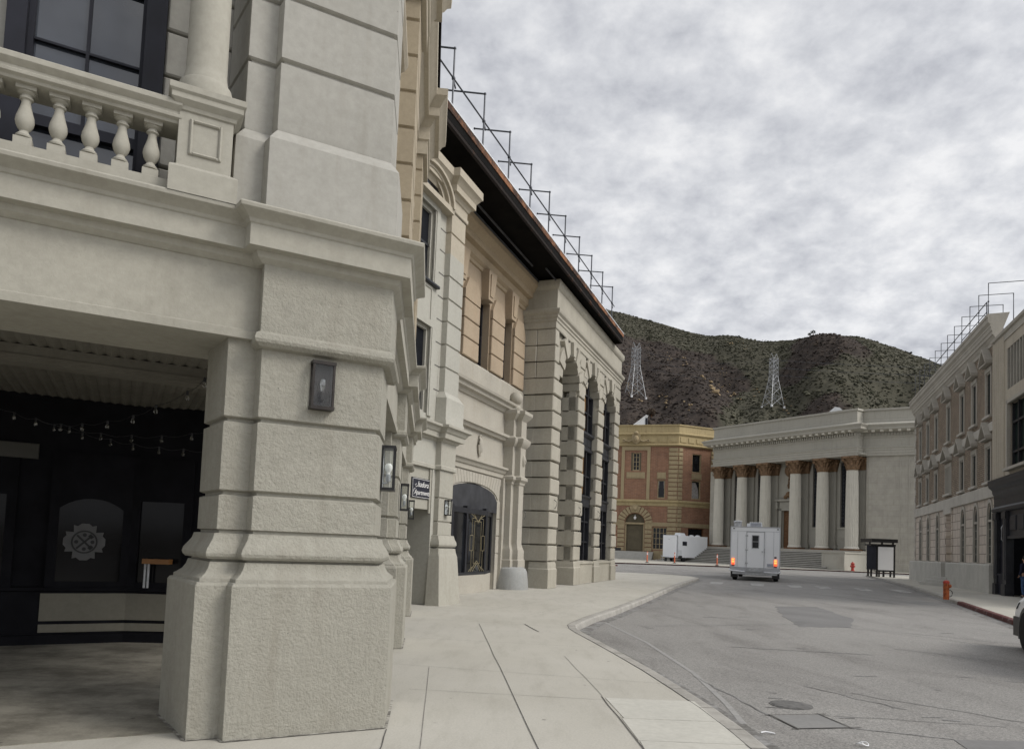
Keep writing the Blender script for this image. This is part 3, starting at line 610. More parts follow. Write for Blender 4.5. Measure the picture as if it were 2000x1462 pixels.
CROWN = [(-.6, 8.7), (0, 8.7), (0, 8.95), (.03, 8.97), (.03, 9.2), (.06, 9.23), (.1, 9.3), (.12, 9.33), (.2, 9.345), (.2, 9.5), (.22, 9.52), (.27, 9.62), (.33, 9.68), (.34, 9.8), (-.6, 9.85)]
CPU = [(-.3, .12), (0, 0), (1.13, 0), a2(.95, 0), a2(.95, -.3), a2(3.93, -.3), a2(3.93, -.1), a2(5.05, -.1), a2(5.05, -.3), a2(7.93, -.3), a2(7.93, -.1), a2(9.05, -.1), a2(9.05, -.3), a2(9.6, -.3)]
obj('crown_cornice', MB().sweep(CPU, CROWN), M['cream'], A)
# arcade ceiling, cross beam, shop front in the shade
mb = MB(); n = 170; i0 = 0
for k in range(n):
    x0, x1 = -6.8 + k * .055, -6.8 + (k + 1) * .055; za, zb = 2.955 + (.012 if k % 2 else -.012), 2.955 + (.012 if (k + 1) % 2 else -.012)
    y0, y1 = max(.9, (x0 - .55) / .396), 6.6
    if y0 > 6: continue
    mb.poly([(x0, y0, za), (x0, y1, za), (x1, y1, zb), (x1, y0, zb)])
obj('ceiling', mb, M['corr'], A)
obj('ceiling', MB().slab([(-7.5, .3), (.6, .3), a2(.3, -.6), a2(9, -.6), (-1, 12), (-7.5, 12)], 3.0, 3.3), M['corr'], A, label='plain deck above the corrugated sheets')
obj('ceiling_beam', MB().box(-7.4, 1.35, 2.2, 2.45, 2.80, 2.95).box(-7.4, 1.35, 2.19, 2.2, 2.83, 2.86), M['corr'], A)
pA, pB, pC = A1.loc(-6.9, 7.83), A1.loc(-4.746, 9.10), A1.loc(-2.6, 8.65 + .75)
pA0 = A1.loc(-9.5, 6.3)
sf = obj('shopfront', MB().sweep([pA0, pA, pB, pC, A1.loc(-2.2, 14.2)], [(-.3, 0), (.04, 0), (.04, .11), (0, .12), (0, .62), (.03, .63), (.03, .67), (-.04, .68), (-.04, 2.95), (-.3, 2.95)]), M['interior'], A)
def on(pa, pb, s, d=0):
    dx, dy = pb[0] - pa[0], pb[1] - pa[1]; l = math.hypot(dx, dy); ex, ey = dx / l, dy / l
    return (pa[0] + ex * s + ey * d, pa[1] + ey * s - ex * d)
lAB = math.hypot(pB[0] - pA[0], pB[1] - pA[1])
mb = MB()
q0 = on(pA, pB, lAB - .9)
for z0, z1 in ((.14, .235), (.275, .60)): mb.sweep([q0, pB, on(pB, pC, 1.2)], [(0, z0), (.012, z0), (.012, z1), (0, z1)])
obj('bulkhead', mb, M['bulkhead'], sf)
rotAB = math.atan2(pB[1] - pA[1], pB[0] - pA[0]); rotBC = math.atan2(pC[1] - pB[1], pC[0] - pB[0])
oA = on(pA, pB, lAB - .89)
def shopwin(loc, rot, x0, x1, arch):
    f = MB().wall(x0 - .1, x1 + .1, .66, 2.3, -.01, .06, [(x0, x1, .74, 1.62, arch)] if arch else [(x0, x1, .74, 1.75)])
    o = obj('shop_window', f, M['interior'], sf, (loc[0], loc[1], 0), rot)
    obj('pane', MB().box(x0 - .05, x1 + .05, .02, .03, .7, 1.85), M['pane_shop'], o); return o
w1 = shopwin(oA, rotAB, .12, .80, .13)
shopwin(pB, rotBC, .1, .62, 0); shopwin(on(pA, pB, lAB - 2.4), rotAB, .1, 1.1, 0)
# emblem on the window: a scalloped cross round a disc with crossed tools
cx, cz = .40, 1.22
pts = []
for q in range(4):
    for (r, a) in ((.235, -31), (.205, -22), (.225, -10), (.225, 10), (.205, 22), (.235, 31), (.165, 45)):
        t = R(a + 90 * q); pts.append((cx + r * math.cos(t), cz + r * math.sin(t)))
em = MB().prism(pts, -.004, .018)
eo = obj('emblem', em, M['emblem'], sf, (oA[0], oA[1], 0), rotAB)
def disc(r, y0, y1): return MB().prism([(cx + r * math.cos(k * math.pi / 16), cz + r * math.sin(k * math.pi / 16)) for k in range(32)], y0, y1)
obj('emblem_ring', disc(.140, -.008, -.002), M['emblem2'], sf, (oA[0], oA[1], 0), rotAB)
obj('emblem_disc', disc(.122, -.012, -.006), M['emblem'], sf, (oA[0], oA[1], 0), rotAB)
mb = MB()
for sg in (1, -1):
    for u in (-.10, .10):
        pass
    c, s_ = math.cos(R(45)), math.sin(R(45)) * sg
    for wd, a, b in ((.011, -.115, .115), (.026, .075, .115)):
        mb.prism([(cx + c * a - s_ * wd, cz + s_ * a + c * wd), (cx + c * a + s_ * wd, cz + s_ * a - c * wd), (cx + c * b + s_ * wd, cz + s_ * b - c * wd), (cx + c * b - s_ * wd, cz + s_ * b + c * wd)], -.016, -.010)
for k in range(4):
    a = k * math.pi / 2; mb.prism([(cx + .085 * math.cos(a) + .022 * math.cos(j * math.pi / 6), cz + .085 * math.sin(a) + .022 * math.sin(j * math.pi / 6)) for j in range(12)], -.016, -.011)
obj('emblem_tools', mb, M['emblem2'], sf, (oA[0], oA[1], 0), rotAB)
obj('sign_board', MB().cbox(-.6, -.13, -.03, .0, 2.18, 2.36, .01), M['signgrey'], sf, (oA[0], oA[1], 0), rotAB)
# a bench inside the right-hand window
bn = thing('bench', 'small orange wood topped bench with metal legs behind shop window', 'bench', A1.w(*(lambda p: (p[0], -p[1]))(on(pB, pC, .33, -.0))), A1.rot + rotBC)
obj('seat', MB().box(-.12, .2, -.16, -.03, .98, 1.04), plain('honey_wood', (.22, .10, .03), .5, .4, var=.2, vs=6), bn)
for x in (-.1, -.06): obj('leg', MB().tube([(x, -.09, .68), (x, -.09, .98)], .015, 8), M['galv'], bn)

# string lights in the arcade
def bulbs(label, pts, name='string_lights'):
    c = Vector(pts[0]); t = thing(name, label, 'string lights', c, 0, 'string lights under the arcade ceiling')
    cab = []
    P = [Vector(p) - c for p in pts]
    for a, b in zip(P, P[1:]):
        for k in range(4):
            u = k / 4; q = a.lerp(b, u); q.z += .06 - .03 * math.sin(math.pi * u); cab.append(q)
    cab.append(P[-1] + Vector((0, 0, .06)))
    obj('cable', MB().tube(cab, .0025, 5), M['black'], t)
    bmesh_ = MB().lathe(0, 0, [(.004, -.028), (.014, -.024), (.021, -.01), (.021, .002), (.014, .018), (.010, .026)], 10).mesh('bulb', M['bulbglass'])
    sock = MB().lathe(0, 0, [(.011, .024), (.011, .06), (.006, .064)], 8).mesh('socket', M['black'])
    for q in P:
        o = obj('bulb', bmesh_, None, t, q); obj('socket', sock, None, o)
bulbs('string of clear bulbs rising from shop window to the near pier', [(-2.42, 5.75, 2.68), (-2.6, 6.0, 2.62), (-2.92, 6.4, 2.58), (-3.44, 6.9, 2.53), (-3.81, 7.2, 2.47), (-4.23, 7.5, 2.45), (-4.61, 7.7, 2.44), (-4.9, 7.8, 2.44), (-5.24, 7.9, 2.5), (-5.48, 7.9, 2.56), (-5.72, 7.7, 2.66)])
bulbs('upper string of clear bulbs sagging along dark shop front', [(-3.05, 8.2, 2.6), (-3.4, 8.2, 2.52), (-3.66, 8.2, 2.45), (-4.0, 8.2, 2.41), (-4.34, 8.2, 2.4), (-4.69, 8.2, 2.41), (-5.05, 8.2, 2.47), (-5.44, 8.2, 2.55)])
bulbs('lowest string of clear bulbs hanging before dark shop front', [(-3.1, 8.3, 2.3), (-3.48, 8.3, 2.27), (-3.79, 8.3, 2.28), (-4.07, 8.3, 2.29), (-4.37, 8.3, 2.32), (-4.63, 8.3, 2.36), (-4.96, 8.3, 2.42), (-5.29, 8.3, 2.5)])

# box lanterns
def lantern(label, loc, rot, kind, w=.175, h=.36, d=.11, mat='black'):
    t = thing('wall_lantern', label, 'wall lamp', loc, rot, 'box lanterns along the arcade')
    f = MB(); b = .016
    for x in (-w / 2, w / 2 - b):
        for y in (-d, -b): f.box(x, x + b, y, y + b, 0, h)
    f.box(-w / 2 - .004, w / 2 + .004, -d - .004, .0, h - .02, h + .004).box(-w / 2 - .004, w / 2 + .004, -d - .004, 0, -.004, .02)
    if kind == 'solid': f.box(-w / 2 + b, w / 2 - b, -.012, -.004, .02, h - .02)
    obj('frame', f, M[mat], t)
    if kind == 'open': obj('back_plate', MB().box(-w / 2 + b, w / 2 - b, -.012, -.004, .02, h - .02), M['white2'], t)
    g = MB().box(-w / 2 + b, w / 2 - b, -d + .006, -d + .009, .02, h - .02)
    for x in (-w / 2 + .006, w / 2 - .009): g.box(x, x + .003, -d + b, -b, .02, h - .02)
    obj('glass', g, M['clear'], t)
    cy = -d * .52
    if kind == 'solid': bp = [(.006, .11), (.012, .12), (.012, .135), (.02, .16), (.026, .195), (.022, .225), (.01, .236)]
    else: bp = [(.014, .13), (.016, .15), (.026, .165), (.032, .185), (.03, .205), (.018, .222), (.004, .227)]
    obj('bulb', MB().lathe(0, cy, bp, 14), M['bulbglass' if kind == 'solid' else 'bulb'], t)
    obj('socket', MB().lathe(0, cy, [(.018, .075), (.02, .08), (.02, .13), (.014, .135)], 12).tube([(0, cy, .08), (0, cy, .065), (0, cy * .5, .06), (0, 0, .06)], .006, 6), M['galv' if kind == 'open' else mat], t)
    return t
x, y, z = A1.w(.56, -.155); lantern('bronze box lantern with clear bulb on front face of near pier', (x, y, 2.335), A1.rot, 'solid', .165, .35, .085, 'bronze')
for s, lb in ((.5, 'nearest black box lantern with white bulb, on the near pier side'), (4.5, 'black box lantern with white bulb on second arcade pier'), (8.5, 'black box lantern with white bulb on third pier beside name sign')):
    x, y, z = A2.w(s, -.145); lantern(lb, (x, y, 1.80), A2.rot, 'open')
# ------------------------------------------------------------------ apartments with the name sign
x, y, _ = ST.w(-8.5, 0)
B = thing('apartment_building', 'narrow pale grey apartment house with arched window hood and dark name sign', 'building', (x, y, 0), ST.rot)
obj('wall', MB().wall(-1.7, 1.02, 3.0, 9.0, 0, .35, [(-1.15, -.28, 4.15, 6.03), (-1.15, -.28, 7.0, 8.62)]).wall(-1.7, 1.02, 0, 3.0, .0, .6, [(-1.45, .17, 0, 3.0)]), M['palegrey'], B)
obj('door_surround', MB().box(-1.45, .17, .06, .55, 2.08, 3.0).box(.10, .17, .02, .06, 2.0, 3.0), M['stucco_s'], B)
obj('door_recess', MB().box(.17, .26, .6, 2.4, 0, 2.3).box(-1.6, .26, 2.4, 2.5, 0, 2.3).box(-1.55, -1.45, .6, 2.4, 0, 2.3).box(-1.6, .26, .5, 2.5, 2.3, 2.4), M['stucco_s'], B)
o2 = [(.28, .01), (.30, -.13), (1.02, -.13), (1.04, .4)]
obj('pilaster', MB().sweep([(.24, .02), (.26, -.16), (1.06, -.16), (1.08, .4)], [(.16, -.02), (.13, .3), (.075, 1.05), (.06, 1.1), (.045, 1.16), (.035, 1.24), (-.03, 1.25), (-.03, 1.27), (.035, 1.28), (.055, 1.32), (.05, 1.38), (.015, 1.46), (0, 1.53), (-.05, 1.535), (-.05, 1.55)]).sweep(o2, grooves(-.02, 1.54, 3.0, [1.83, 2.36], .03, .03)), M['stucco_s'], B)
FRZ = [(-.01, 2.98), (.02, 2.99), (.02, 3.06), (-.01, 3.09), (-.01, 3.6), (.03, 3.62), (.05, 3.66), (.14, 3.67), (.14, 3.78), (.17, 3.80), (.21, 3.87), (.27, 3.90), (.27, 3.95), (0, 3.98), (-.3, 3.98)]
obj('belt_cornice', MB().sweep([(-1.7, .0), (.26, .0), (.28, -.14), (1.04, -.14), (1.06, .4)], FRZ), M['trim'], B)
low = [(.13, 3.95), (.13, 4.05), (.11, 4.1), (.11, 4.58), (.02, 4.71), (0, 4.73)]
js = [4.74, 5.28, 5.8, 6.32, 6.84, 7.36, 7.88, 8.36]
obj('pilaster', MB().sweep(o2, low + grooves(0, 4.735, 7.88, js, .03, .034)), M['palegrey'], B)
obj('pilaster', MB().sweep(o2, grooves(0, 7.88, 8.85, [7.885, 8.36], .03, .034)), M['cream'], B, label='cream painted upper shaft of the pilaster')
mb = MB()
for z in js: mb.box(.02, .28, -.004, .02, z - .012, z + .012)
obj('joint_pattern', mb, M['crack'], B)
obj('cornice', MB().sweep([(-1.7, 0), (.24, 0), (.26, -.15), (1.05, -.15), (1.07, .5)], [(.0, 8.85), (.02, 8.87), (.02, 8.95), (.0, 8.97), (0, 9.12), (.03, 9.14), (.06, 9.2), (.09, 9.23), (.15, 9.24), (.15, 9.38), (.18, 9.42), (.24, 9.5), (.27, 9.52), (.27, 9.7), (-.5, 9.74)]), M['cream'], B)
def bwin(z0, z1, cm):
    f = MB().box(-1.15, -1.09, .05, .2, z0, z1).box(-.33, -.28, .06, .2, z0, z1).box(-1.09, -.33, .06, .2, z1 - .07, z1).box(-1.09, -.33, .06, .2, z0, z0 + .06)
    f.box(-.28, -.24, -.03, .02, z0 - .05, z1 + .1).box(-.24, -.09, -.045, .02, z0 - .05, z1 + .14).box(-1.35, -.24, -.045, .02, z1, z1 + .14)
    o = obj('window', f, M[cm], B); obj('pane', MB().box(-1.12, -.3, .12, .13, z0, z1), M['void'], o); obj('sash', MB().box(-.78, -.73, .09, .12, z0, z1).box(-1.1, -.3, .09, .12, z0 + .8, z0 + .85), M['dark'], o); return o
bwin(4.15, 6.03, 'palegrey'); wu = bwin(7.0, 8.62, 'palegrey')
obj('sill', MB().cbox(-1.3, -.06, -.1, .02, 6.93, 6.995, .015), M['dark'], wu)
obj('panel', MB().box(-1.15, -.28, .02, .06, 6.15, 6.9).box(-.30, -.27, -.02, .02, 6.12, 6.92).box(-1.2, -.3, -.02, .02, 6.86, 6.92).box(-1.2, -.3, -.02, .02, 6.12, 6.18), M['palegrey'], B)
# arched hood over the upper window
mb = MB(); cxh, hw = -.68, .92
def arcpts(r, cz, n=14, a0=0, a1=180): return [(cxh + r * math.cos(R(a0 + (a1 - a0) * k / n)), cz + r * .66 * math.sin(R(a0 + (a1 - a0) * k / n))) for k in range(n + 1)]
for r0, r1, dpt in ((.62, .76, .09), (.74, .86, .17), (.84, .93, .24)):
    a, b = arcpts(r1, 8.84), arcpts(r0, 8.84)
    for k in range(14):
        mb.prism([a[k], a[k + 1], b[k + 1], b[k]], -dpt, .02)
mb.box(cxh - .95, cxh + .95, -.2, .02, 8.74, 8.86)
hood = obj('window_hood', mb, M['cream'], B); obj('pane', MB().prism(arcpts(.64, 8.85), -.02, .0), M['pane'], hood)
# name sign
x, y, _ = ST.w(-8.74, -.055)
sg = thing('name_sign', 'dark navy apartment name sign with white script lettering above recessed doorway', 'sign', (x, y, 2.30), ST.rot)
obj('panel', MB().cbox(-.44, .44, -.03, .0, 0, .43, .006), M['signnavy'], sg)
bd = MB()
for q in ((-.425, .425, .405, .412), (-.425, .425, .018, .025), (-.425, -.418, .018, .412), (.418, .425, .018, .412)): bd.box(q[0], q[1], -.033, -.029, q[2], q[3])
obj('border', bd, M['mint'], sg)
def text_mesh(name, body, size, mat, parent, loc, shear=.32, ext=.002, sx=1):
    cu = bpy.data.curves.new(name, 'FONT'); cu.body = body; cu.size = size; cu.shear = shear; cu.extrude = ext; cu.align_x = 'CENTER'; cu.resolution_u = 3
    tmp = bpy.data.objects.new('tmp', cu); COL.objects.link(tmp)
    dg = bpy.context.evaluated_depsgraph_get(); me = bpy.data.meshes.new_from_object(tmp.evaluated_get(dg)); bpy.data.objects.remove(tmp); bpy.data.curves.remove(cu)
    me.transform(Matrix.Diagonal((sx, 1, 1, 1))); me.transform(Matrix.Rotation(R(90), 4, 'X')); me.materials.clear(); me.materials.append(mat); me.name = name
    o = bpy.data.objects.new(name, me); COL.objects.link(o); o.parent = parent; o.location = loc; return o
text_mesh('lettering', 'Isadora', .17, M['mint'], sg, (.03, -.033, .245), .38)
text_mesh('lettering', 'Apartments', .15, M['mint'], sg, (.0, -.033, .075), .38, sx=.98)
fl = MB()
fl.tube([(-.27, -.033, .30), (-.31, -.033, .27), (-.30, -.033, .24), (-.26, -.033, .235), (-.22, -.033, .26)], .006, 5)
fl.tube([(-.385, -.033, .06), (-.40, -.033, .12), (-.36, -.033, .185), (-.31, -.033, .2)], .006, 5)
obj('flourish', fl, M['mint'], sg)
x, y, _ = ST.w(-7.83, .112); lantern('small black box lantern with white bulb on the apartment pilaster', (x, y, 1.99), ST.rot, 'open', .15, .34, .11)

# ------------------------------------------------------------------ orange plastered building with the deco shop window
C = thing('plaster_building', 'orange plastered building over weathered stone shopfront with arched dark canopy', 'building', (ST.w(-4, -1.1)[0], ST.w(-4, -1.1)[1], 0), ST.rot)
# local: x = s + 4, y = 0 at the recessed wall
def cx_(s): return s + 4
obj('upper_wall', MB().wall(-3.6, 3.95, 6.4, 9.95, .0, .4, [(cx_(-3.86), cx_(-3.0), 6.5, 8.5), (cx_(-1.95), cx_(-1.14), 6.5, 8.5), (cx_(-5.8), cx_(-4.95), 6.5, 8.5)]), M['orange'], C)
for s0, s1 in ((-6.9, -5.8), (-4.93, -3.9), (-2.96, -1.98), (-1.1, -.12)):
    mb = MB(); js = [6.5, 7.03, 7.56, 8.09]
    for k, z in enumerate(js):
        z1 = js[k + 1] if k < 3 else 8.62
        if k < 3: mb.cbox(cx_(s0), cx_(s1), -.10, .02, z + .014, z1 - .014, .018)
        else:
            a, b = cx_(s0), cx_(s1); mb.prism([(a, z + .014), (b, z + .014), (b, 8.35), (b - .22, 8.72), (a + .22, 8.72), (a, 8.35)][::-1], -.10, .02)
    obj('quoin_pier', mb, M['orange'], C)
for s in (-3.43, -1.54, -5.37):
    a = cx_(s)
    w_ = obj('window', MB().box(a - .43, a - .36, .22, .32, 6.5, 8.5).box(a + .36, a + .43, .22, .32, 6.5, 8.5).box(a - .43, a + .43, .22, .32, 8.42, 8.5).box(a - .43, a + .43, .24, .3, 7.45, 7.52), M['dark'], C)
    obj('pane', MB().box(a - .4, a + .4, .28, .29, 6.5, 8.5), M['void'], w_)
    k = MB(); k.hexa([(a - .2, -.22, 8.45), (a + .2, -.22, 8.45), (a + .2, .02, 8.45), (a - .2, .02, 8.45)], [(a - .3, -.26, 9.3), (a + .3, -.26, 9.3), (a + .3, .02, 9.3), (a - .3, .02, 9.3)])
    k.hexa([(a - .11, -.25, 8.56), (a + .11, -.25, 8.56), (a + .11, -.2, 8.56), (a - .11, -.2, 8.56)], [(a - .18, -.29, 9.18), (a + .18, -.29, 9.18), (a + .18, -.2, 9.18), (a - .18, -.2, 9.18)])
    obj('keystone', k, M['orange'], C)
obj('cornice', MB().sweep([(-3.6, 0), (3.95, 0)], [(0, 9.22), (.05, 9.24), (.05, 9.34), (.1, 9.38), (.14, 9.42), (.14, 9.62), (.28, 9.66), (.3, 9.70), (.3, 9.82), (.34, 9.86), (.42, 9.96), (.48, 10.0), (.48, 10.16), (-.4, 10.2)]), M['otrim'], C)
stone = MB().wall(-3.6, 2.9, 0, 6.45, .0, .5, [(-1.35, cx_(-1.86), 0, 2.72, .38)])
obj('lower_wall', stone, M['cstone'], C)
obj('spandrel', MB().sweep([(-3.6, 0), (3.95, 0)], [(0, 5.85), (.08, 5.87), (.08, 6.42), (.02, 6.5), (-.1, 6.5)]), M['cstone'], C)
mb = MB()
mb.sweep([(-3.6, 0), (2.9, 0)], [(0, 5.5), (.05, 5.52), (.1, 5.6), (.2, 5.64), (.22, 5.72), (.30, 5.76), (.32, 5.83), (0, 5.87)])
mb.sweep([(-3.6, 0), (2.9, 0)], [(0, 4.60), (.1, 4.62), (.14, 4.7), (.2, 4.72), (.2, 4.8), (0, 4.85)])
mb.sweep([(-3.6, 0), (2.9, 0)], [(0, 3.42), (.06, 3.44), (.06, 3.56), (.1, 3.58), (.14, 3.66), (.2, 3.7), (.2, 3.76), (0, 3.8)])
obj('string_course', mb, M['cstone'], C)
# flat radiating arch stones and jamb stones
mb = MB(); ac = (-1.35 + cx_(-1.86)) / 2; hwid = (cx_(-1.86) + 1.35) / 2
for k in range(-9, 10):
    x0, x1 = ac + k * .205, ac + (k + 1) * .205
    def zt(x): return 2.72 + .38 * math.sqrt(max(1 - ((x - ac) / hwid) ** 2, 0)) + .015
    xb0, xb1 = ac + k * .18, ac + (k + 1) * .18
    mb.prism([(xb0 + .008, zt(xb0)), (xb1 - .008, zt(xb1)), (x1 - .008, 3.40), (x0 + .008, 3.40)][::-1], -.03, .03)
for z in (.55, 1.1, 1.62, 2.14): pass
for z0, z1 in ((0, 1.08), (1.1, 1.62), (1.64, 2.14), (2.16, 2.70)): mb.cbox(cx_(-1.86), cx_(-1.5), -.03, .03, z0, z1, .012)
obj('arch_stones', mb, M['cstone'], C)
obj('ornament', MB().sphere((cx_(-3.2) * 0 + .62, -.02, 4.22), .12, 10, 8, 2.2).tube([(.62 + .14 * math.cos(k * .63) * (1 if k % 2 else .7), -.05, 4.22 + .30 * math.sin(k * .63)) for k in range(10)], .03, 6, True), M['cstone'], C)
# dark segmental canopy and the bow window below
cn = MB(); pts = [(-1.4, 2.32), (cx_(-1.9), 2.32)]
seg = [(cx_(-1.9) - (cx_(-1.9) + 1.4) * k / 14, 2.66 + .40 * math.sqrt(max(1 - (1 - 2 * k / 14) ** 2, 0))) for k in range(15)]
cn.prism((pts + seg)[::-1], -.04, .4)
obj('canopy', cn, M['charcoal'], C)
q = [(-1.4, -.22), (.92, -.20), (2.10, .12)]
obj('stall_riser', MB().slab([(-1.4, -.26), (.92, -.24), (2.13, .10), (2.13, .6), (-1.4, .6)], 0, .50), M['cstone'], C)
bay = MB()
for p_ in (q[0], q[1], q[2]): bay.box(p_[0] - .06, p_[0] + .06, p_[1] - .02, p_[1] + .10, .5, 2.4)
bay.sweep(q, [(-.08, .5), (.02, .5), (.02, .58), (-.08, .58)]); bay.sweep(q, [(-.08, 2.2), (.02, 2.2), (.02, 2.34), (-.08, 2.34)]); bay.box(-.5, -.4, -.23, -.1, .5, 2.4)
bw = obj('bow_window', bay, M['dark'], C)
obj('pane', MB().sweep(q, [(-.035, .55), (-.03, .55), (-.03, 2.3), (-.035, 2.3)]), M['pane'], bw)
obj('backing', MB().box(-1.4, 2.0, .5, .55, .5, 2.4), M['dark'], bw)
# brass deco lines on the left light
dl = MB()
rot = math.atan2(q[1][1] - q[0][1], q[1][0] - q[0][0]); X0, X1 = -.32, .78
def L_(x0, z0, x1, z1, wd=.014):
    dx, dz = x1 - x0, z1 - z0; l = math.hypot(dx, dz); nx, nz = -dz / l * wd / 2, dx / l * wd / 2
    yy = -.255
    dl.prism([(x0 + nx, z0 + nz), (x1 + nx, z1 + nz), (x1 - nx, z1 - nz), (x0 - nx, z0 - nz)], yy, yy + .012)
xc = (X0 + X1) / 2; hw = (X1 - X0) / 2
for s_ in (-1, 1):
    f = lambda k: xc + s_ * hw * k
    for a, b in (((.42, .82), (.42, 2.0)),): L_(f(a[0]), a[1], f(b[0]), b[1])
    L_(f(.70), .72, f(.70), 1.18); L_(f(.70), 1.60, f(.70), 2.08); L_(f(.70), 1.18, f(.92), 1.18); L_(f(.92), 1.18, f(.92), 1.60); L_(f(.92), 1.60, f(.66), 1.60); L_(f(.55), 1.18, f(.7), 1.18); L_(f(.55), 1.18, f(.55), 1.6); L_(f(.55), 1.6, f(.7), 1.6)
    L_(f(.70), 2.08, f(.28), 2.08); L_(f(.28), 2.08, f(0), 1.96); L_(f(.5), 2.19, f(.0), 1.99); L_(f(.85), 2.19, f(.2), 2.08)
    L_(f(.70), .72, f(.55), .72); L_(f(.5), .6, f(0), .82); L_(f(.75), .6, f(0), .90); L_(f(1), .6, f(.55), .72)
L_(xc - hw * .42, 2.0, xc + hw * .42, 2.0); L_(xc - hw * .42, .82, xc + hw * .42, .82)
obj('deco_lines', dl, M['brasslines'], bw)
# pillar with the ball finial and rounded guard
pl = MB(); px0, px1 = cx_(-1.42), cx_(-.78)
ol = [(px0, .3), (px0, -.30), (px0 + .22, -.30), (px0 + .22, -.48), (px1, -.48), (px1, .3)]
pl.sweep(ol, [(.1, .6), (.1, .9), (.07, .93), (.07, 1.2), (.03, 1.3), (.0, 1.42), (0, 3.25), (.03, 3.28), (.03, 3.34), (.1, 3.42), (.1, 3.5), (.02, 3.56), (.02, 4.45), (.05, 4.48), (.12, 4.58), (.14, 4.66), (.14, 4.72), (.02, 4.8), (.02, 5.3), (.05, 5.34), (.14, 5.46), (.17, 5.5), (.17, 5.6), (-.1, 5.7)], True, topcap=True)
obj('pillar', pl, M['cstone'], C)
obj('side_pilaster', MB().box(cx_(-1.62), cx_(-1.45), -.12, .1, .0, 3.45), M['cstone'], C)
ball = MB().lathe(cx_(-1.08), -.22, [(.24, 5.66), (.24, 5.72), (.16, 5.75), (.13, 5.82), (.15, 5.86)], 20); ball.sphere((cx_(-1.08), -.22, 6.05), .215, 20, 14)
obj('ball_finial', ball, M['cstone'], C)
obj('rosette', MB().sphere((cx_(-.95), -.49, 4.05), .10, 10, 8, 1.9).sphere((cx_(-.95), -.55, 4.05), .06, 8, 6, 1), M['cstone'], C)
gd = MB().lathe(cx_(-1.14), -.30, [(.56, -.02), (.555, .1), (.52, .45), (.50, .56), (.46, .64), (.38, .69), (.1, .70)], 30)
obj('pillar_guard', gd, M['guard'], C)

# ------------------------------------------------------------------ stone building with three arches
D = thing('stone_building', 'weathered stone block building with three tall rusticated arches beneath dark roof', 'building', ST.l, ST.rot)
SPR, RAD, CS = 7.12, 1.06, .552
cent = (1.93, 4.92, 7.87)
ops = [(.86, 3.0, -1, SPR, 1.09)] + [(c - 1.05, c + 1.05, .86, SPR, 1.06) for c in cent[1:]]
obj('wall', MB().wall(.10, 9.70, 0, 9.85, .09, .26, ops, 16), M['dstone'], D)
obj('side_wall', MB().box(.12, .55, .12, 6, 0, 9.85).box(9.2, 9.74, .6, 9, 0, 9.85), M['dstone'], D)
obj('passage', MB().box(.55, .86, .6, 2.6, 0, 9.0).box(3.0, 3.5, .6, 2.6, 0, 9.0).box(.5, 3.4, 2.6, 2.7, 0, 9), M['dstone'], D)
zs = [.87 + CS * k for k in range(14)]
def courses(x0, x1, y0, y1, kmax, al, l_free=True, r_free=True, sid=False):
    mb = MB()
    for k in range(kmax):
        e = .04 if (k + al) % 2 == 0 else 0.0
        mb.cbox(x0 - (e if l_free else 0), x1 + (e if r_free else 0), y0 - e * .6, y1, zs[k] + .026, zs[k] + CS - .026, .03)
    return mb
def plinth(x0, x1, y0=-.03): return MB().sweep([(x0, .62), (x0, y0), (x1, y0), (x1, .62)], [(.04, -.02), (.04, .62), (.01, .66), (.01, .78), (-.01, .86), (-.03, .87)])
for i, (x0, x1) in enumerate(((-.02, .86), (3.0, 3.87), (5.97, 6.82), (8.92, 9.76))):
    obj('pier', courses(x0, x1, -.03, .64 if i < 2 else .32, 11 if i < 3 else 14, i), M['dstone'], D)
    obj('plinth', plinth(x0, x1), M['dstone'], D)
obj('return_courses', (lambda mb: [mb.cbox(-.03 - (.03 if k % 2 == 0 else 0), .1, .0 + .6 * 0 + .62, 1.6, zs[k] + .018, zs[k] + CS - .018, .02) for k in range(14)] and mb)(MB()), M['dstone'], D)
mb = MB()
for k in range(11): e = .05 if k % 2 else 0; mb.box(3.0 - .02 - e, 3.2, .66, 1.5, zs[k] + .018, zs[k] + CS - .018)
obj('return_courses', mb, M['dstone'], D)
obj('sill_wall', MB().sweep([(3.87, .02), (5.97, .02)], [(0, -.02), (0, .72), (.04, .76), (.04, .84), (-.4, .88)]).sweep([(6.82, .02), (8.92, .02)], [(0, -.02), (0, .72), (.04, .76), (.04, .84), (-.4, .88)]), M['dstone'], D)
# arch stones: stepped voussoirs running up to the frieze
for c in cent:
    mb = MB(); nv = 11
    for k in range(nv):
        a0, a1 = R(180 * k / nv + .9), R(180 * (k + 1) / nv - .9)
        mid = (a0 + a1) / 2; r0 = RAD - .01 - (.05 if k % 2 else 0)
        Rout = min(RAD + (.62 if k % 2 else .42), (8.62 - SPR) / max(math.sin(mid), .01), 1.46 / max(abs(math.cos(mid)), .01))
        pts = [(c + r0 * math.cos(a0), SPR + r0 * math.sin(a0)), (c + r0 * math.cos(a1), SPR + r0 * math.sin(a1)), (c + Rout * math.cos(a1), min(SPR + Rout * math.sin(a1), 8.62)), (c + Rout * math.cos(a0), min(SPR + Rout * math.sin(a0), 8.62))]
        mb.prism(pts[::-1], -.035 - (.045 if k % 2 else 0) - (.06 if k == nv // 2 else 0), .60 if c < 2 else .325)
    obj('voussoirs', mb, M['dstone'], D)
for xk in (3.43, 6.39):
    mb = MB()
    for k in range(3): mb.cbox(xk - .36, xk + .36, -.04, .1, zs[11] + CS * k + .02, min(zs[11] + CS * (k + 1) - .02, 8.6), .02)
    obj('spandrel_stones', mb, M['dstone'], D)
mb = MB()
